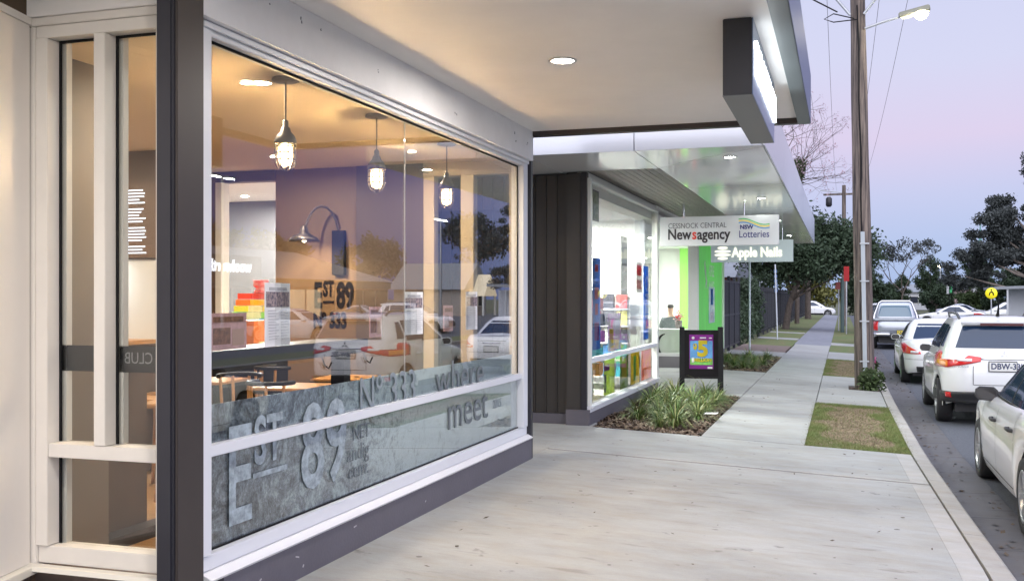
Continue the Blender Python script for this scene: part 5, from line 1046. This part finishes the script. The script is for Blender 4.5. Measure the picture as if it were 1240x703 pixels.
# ------------------------------------------------------------ cars
def interp(T, y):
    if y <= T[0][0]: return T[0][1]
    for (a, b), (c, d) in zip(T, T[1:]):
        if y <= c:
            t = (y-a)/(c-a); t = t*t*(3-2*t)*.5+t*.5; return b+(d-b)*t
    return T[-1][1]
class Car:
    """body as horizontal rounded outlines between a lower edge that rises over the wheels and an upper shoulder line"""
    def __init__(s, L, Wd, belt, sill, wheels, tyre, green, n=5, flare=.0, arch=.06):
        s.L, s.W, s.belt, s.sill, s.wh, s.tyre, s.gr, s.n, s.flare, s.arch = L, Wd, belt, sill, wheels, tyre, green, n, flare, arch
        s.K = [(0, .955, .10), (.12, .985, .03), (.35, 1.0, 0), (.62, 1.0, .0), (.82, .985, .03), (.94, .955, .07), (1, .91, .12)]
    def zb(s, y, x):
        z = interp(s.sill, y)
        if abs(x) > s.W*.33:
            for yw in s.wh:
                d = abs(y-yw); Rr = s.tyre+s.arch
                if d < Rr: z = max(z, s.tyre+math.sqrt(Rr*Rr-d*d)-.0)
        return z
    def P(s, t, k, off=0):
        K = s.K
        for (a, wa, ia), (b, wb, ib) in zip(K, K[1:]):
            if k <= b: break
        u = (k-a)/(b-a); wf = wa+(wb-wa)*u; ins = ia+(ib-ia)*u
        c, q = math.cos(t), math.sin(t); d = (abs(c)**s.n+abs(q)**s.n)**(1/s.n)
        X = (s.W/2*wf+off)*c/d; Y = (s.L/2-ins+off)*q/d
        y0 = s.L/2*q/d
        zb, zt = s.zb(Y, X), interp(s.belt, Y); return Vector((X, Y, zb+(zt-zb)*k))
    def kz(s, t, z, off=0):
        lo, hi = 0, 1
        for _ in range(18):
            m = (lo+hi)/2
            if s.P(t, m, off).z < z: lo = m
            else: hi = m
        return (lo+hi)/2
    def tside(s, y, side=-1):
        t = math.atan(max(-1, min(1, y/(s.L/2)))); return t if side > 0 else math.pi-t
    def body(s, m, parent):
        ts = []
        N = 46
        for q in range(4):
            for i in range(N):
                ts.append(-math.pi/4+q*math.pi/2+ i/N*math.pi/2)
        # on the sides use even spacing in y so that the arches are smooth
        mb = MB(); ks = [0, .04, .12, .22, .35, .5, .62, .72, .82, .88, .94, .97, 1]; n = len(ts); vs = []
        for k in ks: vs += [s.P(t, k) for t in ts]
        last = vs[-n:]
        for f, dz in ((.97, .012), (.86, .022), (.55, .035), (.2, .045)): vs += [Vector((v.x*f, v.y*(1-(1-f)*.25) if abs(v.y) > s.L*.35 else v.y, v.z+dz)) for v in last]
        rows_ = len(ks)+4
        mb.add(vs, [(i*n+j, i*n+(j+1) % n, (i+1)*n+(j+1) % n, (i+1)*n+j) for i in range(rows_-1) for j in range(n)], True)
        o = n*(rows_-1); h = n//2
        # close the deck across x
        top = vs[-n:]; c = [Vector((0, v.y, v.z+.003)) for v in top]; mb.add(top+c, [(j, (j+1) % n, n+(j+1) % n, n+j) for j in range(n)], True)
        return mb.build('body', m, parent)
    def patch(s, name, m, parent, t0, t1, z0, z1, off=.006, nt=16, nz=5, shape=None, th=.01):
        vs = []
        for o_ in (off, off-th):
            for i in range(nt+1):
                t = t0+(t1-t0)*i/nt; f = i/nt
                for j in range(nz+1):
                    g_ = j/nz; a, b = (z0, z1) if not shape else shape(f); z = a+(b-a)*g_; p = s.P(t, s.kz(t, z, o_), o_); p.z = z; vs.append(p)
        mb = MB(); A = (nt+1)*(nz+1); w = nz+1
        fs = [(i*w+j, (i+1)*w+j, (i+1)*w+j+1, i*w+j+1) for i in range(nt) for j in range(nz)]
        fs += [tuple(A+q for q in f[::-1]) for f in fs]
        rim = [i*w for i in range(nt+1)]+[nt*w+j for j in range(1, w)]+[i*w+nz for i in range(nt-1, -1, -1)]+[j for j in range(nz-1, 0, -1)]
        fs2 = [(rim[i], rim[(i+1) % len(rim)], A+rim[(i+1) % len(rim)], A+rim[i]) for i in range(len(rim))]
        mb.v = vs; mb.f = fs+fs2; mb.sm = [True]*len(fs)+[False]*len(fs2); return mb.build(name, m, parent)
    def ytop(s, kind): pass
    # greenhouse
    def G(s, t, h, off=0):
        g_ = s.gr
        for a, b in zip(g_, g_[1:]):
            if h <= b[0]: break
        u = (h-a[0])/(b[0]-a[0]); z, yr, yf, w = [a[i]+(b[i]-a[i])*u for i in (1, 2, 3, 4)]
        c, q = math.cos(t), math.sin(t); n = 6.5; d = (abs(c)**n+abs(q)**n)**(1/n)
        yc = (yr+yf)/2; return Vector(((w+off)*c/d, yc+((yf-yr)/2+off)*q/d, z))
    def cabin(s, m, parent):
        ts = [-math.pi/4+i/96*2*math.pi for i in range(96)]; n = 96; mb = MB(); vs = []; hs = [0, .15, .3, .45, .6, .75, .88, .95, 1, 1.03, 1.06]
        for h in hs:
            if h <= 1: vs += [s.G(t, h) for t in ts]
            else:
                f = {1.03: .965, 1.06: .88}[h]; dz = {1.03: .014, 1.06: .03}[h]; yc = (s.gr[-1][2]+s.gr[-1][3])/2
                vs += [Vector((p.x*f, yc+(p.y-yc)*f, p.z+dz)) for p in (s.G(t, 1) for t in ts)]
        base = [s.G(t, 1) for t in ts]; yc = (s.gr[-1][2]+s.gr[-1][3])/2
        for f, dz in ((.6, .05), (.25, .058), (.01, .06)): vs += [Vector((p.x*f, yc+(p.y-yc)*f, p.z+dz)) for p in base]
        k = len(hs)+3
        mb.add(vs, [(i*n+j, i*n+(j+1) % n, (i+1)*n+(j+1) % n, (i+1)*n+j) for i in range(k-1) for j in range(n)], True)
        return mb.build('roof', m, parent)
    def gpatch(s, name, m, parent, f0, f1, h0, h1, face='L', off=.004, nt=10, nh=8, lean0=0, lean1=0, rr=0):
        """f along the side (0 rear..1 front of the side span) or across the front/rear; lean shifts the edge with height"""
        vs = []
        for i in range(nt+1):
            for j in range(nh+1):
                h = h0+(h1-h0)*j/nh; g_ = j/nh; a, b = f0+lean0*g_, f1+lean1*g_; f = a+(b-a)*i/nt; v = (f*2-1)
                tt = math.atan(v)
                t = {'R': tt, 'L': math.pi-tt, 'F': math.pi/2-tt, 'B': -math.pi/2+tt}[face]
                vs.append(s.G(t, h, off))
        w = nh+1; mb = MB().add(vs, [(i*w+j, (i+1)*w+j, (i+1)*w+j+1, i*w+j+1) for i in range(nt) for j in range(nh)], True)
        return mb.build(name, m, parent)
WHEELS = {}
def wheel(x, y, r, side, parent, w=.21, spokes=5, double=True, key='a', rimr=None):
    k = (key, side)
    if k not in WHEELS:
        rr = rimr or r*.66; h = w/2
        ty = MB().lathe([(rr-.01, -h*.8), (rr+.01, -h), (r*.93, -h), (r*.985, -h*.8), (r, -h*.45), (r, h*.45), (r*.985, h*.8), (r*.93, h), (rr+.01, h), (rr-.01, h*.8)], (0, 0, 0), 40, 'X').mesh('wheel')
        ty.materials.append(RUB); ty.flip_normals()
        s = side; rm = MB(); rm.lathe([(rr, s*h*.85), (rr+.004, s*h*.99), (rr-.02, s*h*.98), (rr-.03, s*h*.5), (rr-.03, -s*h*.5), (.001, -s*h*.5)], (0, 0, 0), 40, 'X')
        rm.lathe([(.001, s*h*.93), (.035, s*h*.93), (.05, s*h*.8), (.075, s*h*.7)], (0, 0, 0), 20, 'X')
        for i in range(spokes):
            for dd in ((-.13, .13) if double else (0,)):
                a = i*2*math.pi/spokes; b = a+dd*1.2; c0, s0 = math.cos(a+dd*.5), math.sin(a+dd*.5); c1, s1 = math.cos(b), math.sin(b); wv = .016 if double else .032
                p0, p1 = (.05*c0, .05*s0), ((rr-.01)*c1, (rr-.01)*s1); nx, ny = -(p1[1]-p0[1]), p1[0]-p0[0]; ln = math.hypot(nx, ny); nx, ny = nx/ln*wv, ny/ln*wv
                X0, X1, X2 = s*h*.55, s*h*.86, s*h*.93
                v = [(X0, p0[0]-nx, p0[1]-ny), (X0, p0[0]+nx, p0[1]+ny), (X0, p1[0]+nx, p1[1]+ny), (X0, p1[0]-nx, p1[1]-ny), (X1, p0[0]-nx*.8, p0[1]-ny*.8), (X1, p0[0]+nx*.8, p0[1]+ny*.8), (X2, p1[0]+nx*.8, p1[1]+ny*.8), (X2, p1[0]-nx*.8, p1[1]-ny*.8)]
                rm.add(v, [(3, 2, 1, 0), (4, 5, 6, 7), (0, 1, 5, 4), (1, 2, 6, 5), (2, 3, 7, 6), (3, 0, 4, 7)])
        bm_ = bmesh.new(); me = rm.mesh('rim'); bm_.from_mesh(me); bmesh.ops.recalc_face_normals(bm_, faces=bm_.faces); bm_.to_mesh(me); bm_.free(); me.materials.append(RIM)
        br = MB().lathe([(rr-.035, -s*h*.3), (.001, -s*h*.3)], (0, 0, 0), 24, 'X').mesh('brake_disc'); br.materials.append(BLACK)
        WHEELS[k] = (ty, me, br)
    ty, me, br = WHEELS[k]
    o = bpy.data.objects.new('wheel', ty); COL.objects.link(o); o.parent = parent; o.location = (x, y, r)
    for nm, q in (('rim', me), ('brake_disc', br)): c = bpy.data.objects.new(nm, q); COL.objects.link(c); c.parent = o
    return o
def finish(C, root, paint, under=True, spokes=5, double=True, key='a', tw=.21):
    hw = C.W/2
    for yw in C.wh:
        for s in (-1, 1): wheel(s*(hw-tw/2-.015), yw, C.tyre, s, root, tw, spokes, double, key)
    mb = MB().box(-hw+.25, hw-.25, -C.L/2+.35, C.L/2-.4, C.tyre*.6, C.tyre*1.5)
    for yw in C.wh:
        for s in (-1, 1):
            Rr = C.tyre+C.arch-.004; n = 14; pr = [(yw+Rr*math.cos(a), C.tyre+Rr*math.sin(a)) for a in [i*math.pi/n for i in range(n+1)]]
            xa, xb = s*(hw-.35), s*(hw*.955-.02); vs = [(x, y, z) for x in (xa, xb) for y, z in pr]; m_ = n+1
            mb.add(vs, [(i, i+1, m_+i+1, m_+i) for i in range(n)]); mb.add([(xa, y, z) for y, z in pr]+[(xa, yw+Rr, .25), (xa, yw-Rr, .25)], [tuple(range(m_+2))])
    mb.build('underbody', CLADP, root)
def plate(root, x, y, z, rz, txt, bg=None, fg=None, w=.37):
    p = B(x-w/2, x+w/2, y-.012, y-.002, z-.067, z+.067).build('number_plate', bg or mat('plate_white', (.75, .75, .72), .4), root)
    B(x-w/2-.012, x+w/2+.012, y-.002, y+.004, z-.08, z+.08).build('plate_frame', BLACK, p)
    text('lettering', txt, fg or mat('plate_ink', (.04, .05, .12), .4), .125, (x-w/2+.02, y-.0135, z), FRONT, p, ax='LEFT', bold=.003, depth=.003, sx=.88)
def seam(C, root, y, side=-1, z0=.3, z1=.98, lean=0):
    t = C.tside(y, side); vs = []; n = 14
    for i in range(n+1):
        z = z0+(z1-z0)*i/n; tt = C.tside(y+lean*(i/n), side); p = C.P(tt, C.kz(tt, z, .001), .0025); p.z = z
        vs += [(p.x, p.y-.004, z), (p.x, p.y+.004, z)]
    MB().add(vs, [(2*i, 2*i+1, 2*i+3, 2*i+2) for i in range(n)]).build('door_seam', BLACK, root)
def hseam(C, root, y0, y1, z, side=-1, m=BLACK, w=.004, name='door_seam'):
    vs = []; n = 20
    for i in range(n+1):
        y = y0+(y1-y0)*i/n; t = C.tside(y, side)
        for dz in (-w, w): p = C.P(t, C.kz(t, z, .001), .0025); vs.append((p.x, p.y, z+dz))
    MB().add(vs, [(2*i, 2*i+1, 2*i+3, 2*i+2) for i in range(n)]).build(name, m, root)
def handle(C, root, y, z, m, side=-1):
    t = C.tside(y, side); p = C.P(t, C.kz(t, z), .02)
    h = MB().tube([(p.x-side*.03, p.y-.10, z), (p.x+side*.008, p.y-.08, z+.004), (p.x+side*.012, p.y, z+.006), (p.x+side*.008, p.y+.08, z+.004), (p.x-side*.03, p.y+.10, z)], .017, 8).build('door_handle', m, root)
    MB().lathe([(.001, 0), (.05, 0), (.055, .004)], (p.x-side*.026, p.y, z-.004), 14, 'X').build('handle_recess', CLADP, h)
def mirror(C, root, y, z, m, side=-1, glassm=None):
    x = side*(C.W/2-.13); M_ = MB()
    pr = [(.0, -.07), (.05, -.085), (.2, -.075), (.24, -.03), (.235, .05), (.19, .085), (.04, .08), (0, .04)]
    pr = [(u*.9-.045, w*.85) for u, w in pr]; v = [(x+side*(u+.06), y-.07, z+w) for u, w in pr]+[(x+side*(u*.96+.06), y+.02, z+w*.96) for u, w in pr]+[(x+side*(u*.7+.08), y+.085, z+w*.7) for u, w in pr]; n = len(pr)
    M_.add(v, [(i+r_*n, (i+1) % n+r_*n, n+(i+1) % n+r_*n, n+i+r_*n) for r_ in (0, 1) for i in range(n)]+[tuple(range(2*n, 3*n))], True); M_.add(v[:n], [tuple(range(n))]); h = M_.build('wing_mirror', m, root)
    MB().add([(x+side*(u*.86+.075), y-.073, z+w*.84) for u, w in pr], [tuple(range(n))]).build('mirror_glass', mat('mirror_face', (.03, .028, .03), .12), h); MB().tube([(x-side*.03, y, z-.03), (x+side*.12, y-.01, z-.02)], .03, 8).build('mirror_arm', CLADP, h)

def sedan(label, x, y, rz, paint, L=4.75, Wd=1.82, H=1.44, plate_txt='', dark_handles=False, tail_red=True, z=ROADZ, group=None, key='s', front_fender_y=1.4, name='parked_sedan'):
    C = Car(L, Wd, [(-L/2, .93), (-L/2+.35, 1.0), (-1.2, .99), (0, .96), (.9, .94), (L/2-.5, .80), (L/2, .66)], [(-L/2, .30), (-L/2+.5, .24), (0, .21), (L/2-.4, .21), (L/2, .24)], (-1.47, 1.45), .325,
            [(0, .90, -1.75, 1.05, Wd/2*.93), (.35, 1.08, -1.42, .75, Wd/2*.86), (.75, 1.30, -1.02, .32, Wd/2*.745), (.93, H-.055, -.80, .05, Wd/2*.67), (1, H-.025, -.70, -.06, Wd/2*.63)], n=5)
    r = empty(name, label, 'car', (x, y, z), rz, group)
    C.body(paint, r); C.cabin(paint, r)
    for f in ('L', 'R'):
        C.gpatch('side_window', CG, r, .20, .475, .17, .86, f, lean0=.05, lean1=.01); C.gpatch('side_window', CG, r, .495, .865, .17, .86, f, lean0=-.01, lean1=-.04)
        C.gpatch('window_trim', BLACK, r, .475, .495, .15, .88, f, .005, 2); C.gpatch('window_trim', CHROME if not dark_handles else BLACK, r, .18, .88, .13, .165, f, .005, 10, 1)
    C.gpatch('rear_window', CG, r, .1, .9, .20, .86, 'B', lean0=.02, lean1=-.02); C.gpatch('windscreen', CG, r, .07, .93, .12, .9, 'F', lean0=.02, lean1=-.02)
    B5 = -math.pi/2
    for s in (-1, 1):
        t0, t1 = (B5-.40, B5-.95) if s < 0 else (B5+.40, B5+.95)
        t0 = B5+s*.52; t1 = B5+s*.98; C.patch('tail_light', REDL, r, t0, t1, .70, .92, .008, shape=lambda f: (.70, .74+.19*min(1, f*1.3)))
        C.patch('indicator_lens', WHL, r, t0+(t1-t0)*.08, t0+(t1-t0)*.4, .72, .77, .012, 8, 2)
        F5 = math.pi/2; C.patch('headlight', WHL, r, F5+s*.38, F5+s*.9, .56, .68, .006)
    C.patch('rear_diffuser', CLADP, r, B5-.6, B5+.6, .29, .42, .006)
    C.patch('boot_seam', BLACK, r, B5-.42, B5+.42, .865, .872, .004, 20, 1)
    C.patch('bumper_seam', BLACK, r, B5-.85, B5+.85, .575, .581, .004, 24, 1)
    C.patch('boot_chrome', CHROME, r, B5-.25, B5+.25, .80, .83, .008, 8, 1)
    C.patch('grille', CLADP, r, math.pi/2-.35, math.pi/2+.35, .36, .58, .006)
    for s in (-1, 1):
        for yy_ in (1.0, -.02, -1.02): seam(C, r, yy_, s, .30, .90, -.06 if yy_ < -.5 else 0)
        hseam(C, r, -1.0, 1.0, .30, s); handle(C, r, .12, .78, CLADP if dark_handles else paint, s); handle(C, r, -.88, .80, CLADP if dark_handles else paint, s); mirror(C, r, .72, .98, CLADP if dark_handles else paint, s)
        hseam(C, r, -2.0, 1.9, .71, s, paint, .012, 'body_crease')
    if plate_txt is not None: plate(r, 0, -L/2-.004, .66, 0, plate_txt)
    finish(C, r, paint, key=key); return r, C
def suv(label, x, y, rz, paint, plate_txt='DBW-33L', z=ROADZ, group=None):
    L, Wd, H = 4.3, 1.79, 1.66
    C = Car(L, Wd, [(-L/2, 1.14), (-1.6, 1.16), (-.4, 1.07), (.9, 1.0), (L/2-.4, .90), (L/2, .72)], [(-L/2, .42), (-L/2+.5, .30), (0, .27), (L/2-.4, .27), (L/2, .32)], (-1.30, 1.34), .345,
            [(0, 1.02, -2.10, 1.12, Wd/2*.95), (.3, 1.20, -2.05, .90, Wd/2*.90), (.7, 1.44, -1.90, .48, Wd/2*.79), (.92, H-.07, -1.80, .2, Wd/2*.71), (1, H-.035, -1.78, .1, Wd/2*.67)], n=5, arch=.065)
    r = empty('parked_suv', label, 'car', (x, y, z), rz, group); C.body(paint, r); C.cabin(paint, r)
    for f in ('L', 'R'):
        C.gpatch('side_window', CG, r, .145, .26, .30, .80, f, lean0=.03, lean1=.0); C.gpatch('side_window', CG, r, .285, .52, .24, .84, f); C.gpatch('side_window', CG, r, .54, .86, .2, .84, f, lean1=-.05)
        C.gpatch('window_trim', BLACK, r, .52, .54, .18, .86, f, .005, 2)
    C.gpatch('rear_window', CG, r, .075, .925, .30, .83, 'B', .006, 16, lean0=.01, lean1=-.01); C.gpatch('windscreen', CG, r, .07, .93, .12, .9, 'F')
    # roof spoiler with dark lip
    sp_ = MB().add([(-.56, -1.72, H-.03), (.56, -1.72, H-.03), (.58, -1.93, H-.06), (-.58, -1.93, H-.06), (-.56, -1.72, H-.11), (.56, -1.72, H-.11), (.57, -1.90, H-.12), (-.57, -1.90, H-.12)], [(0, 1, 2, 3), (7, 6, 5, 4), (3, 2, 6, 7), (0, 3, 7, 4), (1, 0, 4, 5), (2, 1, 5, 6)]).build('roof_spoiler', paint, r, bevel=.015)
    B(-.3, .3, -1.915, -1.89, H-.125, H-.09).build('brake_light_bar', mat('dark_red', (.08, .01, .012), .2), sp_)
    for s in (-1, 1): MB().tube([(s*.56, -1.62, H-.035), (s*.585, -1.5, H+.045), (s*.59, -.9, H+.06), (s*.585, -.2, H+.045), (s*.56, -.05, H-.03)], [.02, .024, .022, .022, .016], 8).build('roof_rail', mat('rail_dark', (.12, .12, .13), .3, metal=.5), r)
    MB().tube([(0, -1.45, H+.02), (0, -1.5, H+.06), (0, -1.62, H+.3)], [.03, .02, .004], 8).build('aerial', BLACK, r)
    B5 = -math.pi/2
    for s in (-1, 1):
        T = lambda a: B5+s*a
        C.patch('tail_light', REDL, r, T(.34), T(1.05), .9, 1.1, .012, 20, shape=lambda f: (1.0-.11*min(1, f*1.6), 1.065+.065*min(1, f*1.6)))
        C.patch('indicator_lens', ORL, r, T(.76), T(.99), .91, 1.0, .018, 8, 3); C.patch('reverse_lens', WHL, r, T(.46), T(.64), 1.0, 1.04, .018, 8, 3)
        C.patch('reflector', REDL, r, T(.70), T(.77), .44, .52, .05, 6, 3)
        C.patch('headlight', WHL, r, math.pi/2+s*.4, math.pi/2+s*.95, .66, .82, .006)
    C.patch('lower_bumper', CLADP, r, B5-1.15, B5+1.15, .34, .56, .04, 30, 5, shape=lambda f: (.36, .56-.05*abs(2*f-1)), th=.04)
    C.patch('tailgate_seam', BLACK, r, B5-.44, B5+.44, .645, .652, .004, 20, 1)
    for s in (-1, 1): C.patch('tailgate_seam', BLACK, r, B5+s*.44, B5+s*.447, .65, .93, .004, 1, 8)
    C.patch('tailgate_trim', CHROME, r, B5-.34, B5+.34, 1.03, 1.05, .012, 16, 1)
    C.patch('grille', CLADP, r, math.pi/2-.5, math.pi/2+.5, .4, .75, .006)
    for s in (-1, 1):
        for yw in C.wh:   # wheel arch trims
            vs = []; n = 24
            for i in range(n+1):
                a = math.pi*(-.04+1.08*i/n)
                for Rr in (C.tyre+C.arch-.006, C.tyre+C.arch+.05):
                    yy_ = yw+Rr*math.cos(a); zz = C.tyre+Rr*math.sin(a); t = C.tside(yy_, s); k = max(0.001, min(1, C.kz(t, zz))); p = C.P(t, k, .012); vs.append((p.x, yy_, zz))
            MB().add(vs, [(2*i, 2*i+1, 2*i+3, 2*i+2) for i in range(n)], True).build('arch_trim', CLADP if False else paint, r)
        C.patch('sill_trim', CLADP, r, C.tside(-.85, s), C.tside(.9, s), .27, .38, .008, 12, 2)
        for yy_ in (.95, -.02, -.95): seam(C, r, yy_, s, .40, 1.0)
        handle(C, r, .1, .86, paint, s); handle(C, r, -.82, .9, paint, s); mirror(C, r, .68, 1.08, paint, s)
        hseam(C, r, -1.9, 1.6, .84, s, paint, .012, 'body_crease')
    text('lettering', 'MITSUBISHI', mat('badge_grey', (.25, .25, .27), .3), .045, (-.60, -L/2-.002, .92), FRONT, r, depth=.004)
    for a in (90, 210, 330):
        d_ = Vector((math.cos(R(a)), 0, math.sin(R(a)))); e_ = Vector((-d_.z, 0, d_.x)); c_ = Vector((0, -L/2-.004, 1.10)); MB().add([c_, c_+d_*.035+e_*.02, c_+d_*.07, c_+d_*.035-e_*.02], [(0, 1, 2, 3)]).build('emblem', CHROME, r)
    plate(r, -.02, -L/2-.012, .93, 0, plate_txt)
    finish(C, r, paint, spokes=7, key='u', tw=.225); return r, C
def ute(label, x, y, rz, paint, plate_txt='CK33BX', z=ROADZ, group=None, canopy=False):
    L, Wd, H = 5.2, 1.82, 1.78
    C = Car(L, Wd, [(-L/2, 1.12), (0, 1.12), (1.0, 1.10), (L/2-.4, 1.02), (L/2, .84)], [(-L/2, .55), (-L/2+.5, .45), (0, .42), (L/2-.4, .40), (L/2, .42)], (-1.45, 1.6), .38,
            [(0, 1.06, -.95, 1.45, Wd/2*.93), (.35, 1.30, -.90, 1.1, Wd/2*.87), (.75, 1.58, -.82, .62, Wd/2*.78), (.93, H-.05, -.76, .38, Wd/2*.72), (1, H-.02, -.72, .3, Wd/2*.68)], n=7)
    r = empty('parked_ute', label, 'ute', (x, y, z), rz, group); C.body(paint, r); C.cabin(paint, r)
    B(-.72, .72, -L/2+.12, -1.0, 1.155, 1.175).build('tray_liner', CLADP, r)
    for s in (-1, 1): B(s*.80-.05, s*.80+.05, -L/2+.08, -1.0, 1.13, 1.19).build('tray_rail', paint, r, bevel=.01)
    B(-.8, .8, -L/2+.03, -L/2+.1, 1.12, 1.19).build('tailgate_top', paint, r, bevel=.01)
    for f in ('L', 'R'):
        C.gpatch('side_window', CG, r, .12, .42, .2, .86, f); C.gpatch('side_window', CG, r, .45, .86, .2, .86, f, lean1=-.06)
    C.gpatch('rear_window', mat('light_glass', (.12, .2, .27), .05, coat=1), r, .10, .90, .25, .86, 'B'); C.gpatch('windscreen', CG, r, .07, .93, .12, .9, 'F')
    MB().tube([(-.80, -1.15, 1.17), (-.78, -1.12, 1.3), (-.60, -1.05, 1.78), (-.5, -1.05, 1.84), (.5, -1.05, 1.84), (.60, -1.05, 1.78), (.78, -1.12, 1.3), (.80, -1.15, 1.17)], .036, 8).build('sports_bar', CHROME, r)
    B5 = -math.pi/2
    for s in (-1, 1):
        C.patch('tail_light', REDL, r, B5+s*.66, B5+s*.86, .72, 1.08, .01, 6, 6); mirror(C, r, 1.0, 1.2, paint, s); handle(C, r, .3, .98, paint, s); handle(C, r, -.55, .98, paint, s)
        for yy_ in (1.1, .05, -.8): seam(C, r, yy_, s, .5, 1.08)
    C.patch('tailgate_seam', BLACK, r, B5-.6, B5+.6, .70, .71, .004, 12, 1)
    MB().tube([(-.85, -L/2+.05, .60), (-.7, -L/2-.08, .58), (-.28, -L/2-.10, .58)], .06, 8).build('rear_bumper', CHROME, r); MB().tube([(.28, -L/2-.1, .58), (.7, -L/2-.08, .58), (.85, -L/2+.05, .60)], .06, 8).build('rear_bumper', CHROME, r)
    B(-.3, .3, -L/2-.12, -L/2+.02, .50, .56).build('bumper_step', CLADP, r)
    plate(r, .18, -L/2-.03, .67, 0, plate_txt, mat('plate_yellow', (.75, .6, .05), .4), INK); finish(C, r, paint, key='t', spokes=6, double=False); return r, C

sedan('white sedan nearest the camera at the right edge, with black mirror and door handles', 2.33, 10.75, R(0), WPAINT, 4.9, 1.88, 1.47, None, True, key='h')
suv('white compact suv with roof rails and a white plate, parked behind the nearest sedan', 2.30, 18.95, 0, WPAINT)
sedan('older white sedan parked between the suv and the silver ute', 2.18, 27.0, 0, WPAINT, 4.8, 1.80, 1.44, '', key='v')
ute('silver ute with sports bar and yellow plate parked along the kerb', 1.98, 44.0, 0, SPAINT)
sedan('silver hatch parked ahead of the ute along the kerb', 2.15, 55, 0, SPAINT, plate_txt=None, key='x', group='cars farther along the kerb'); suv('pale suv parked farthest ahead along the kerb', 2.2, 64, 0, WPAINT, '', group='cars farther along the kerb')
suv('white four wheel drive crossing at the end of the footpath', -2.8, 114.5, R(-90), WPAINT, '')
sedan('white sedan standing side on beyond the ute at the right', 7.2, 78, R(82), WPAINT, plate_txt=None, key='y'); sedan('pale sedan side on in front of the far shop', 10.4, 100, R(-85), SPAINT, plate_txt=None, key='z'); suv('white suv side on near the crossing sign', 11.5, 84, R(88), WPAINT, '')
sedan('dark blue sedan parked across the street opposite the cafe', 8.3, 8.6, R(180), BPAINT, plate_txt=None, key='w')
for i, (x, y, f) in enumerate(((16, 22, 's'), (16, 28, 'u'), (16.4, 40, 's'), (16, 52, 'u'), (24, 34, 's'), (24, 62, 's'))):
    lb = ['white sedan in the car park nearest the camera', 'white suv in the car park beside the nearest sedan', 'white sedan in the middle of the first car park row', 'white suv at the far end of the first car park row', 'silver sedan in the second car park row near the camera', 'silver sedan in the second car park row farther up'][i]
    (sedan if f == 's' else suv)(lb, x, y, R(90), WPAINT if i < 4 else SPAINT, **({'plate_txt': None} if f == 's' else {'plate_txt': ''}), z=-.26, group='cars in the car park')
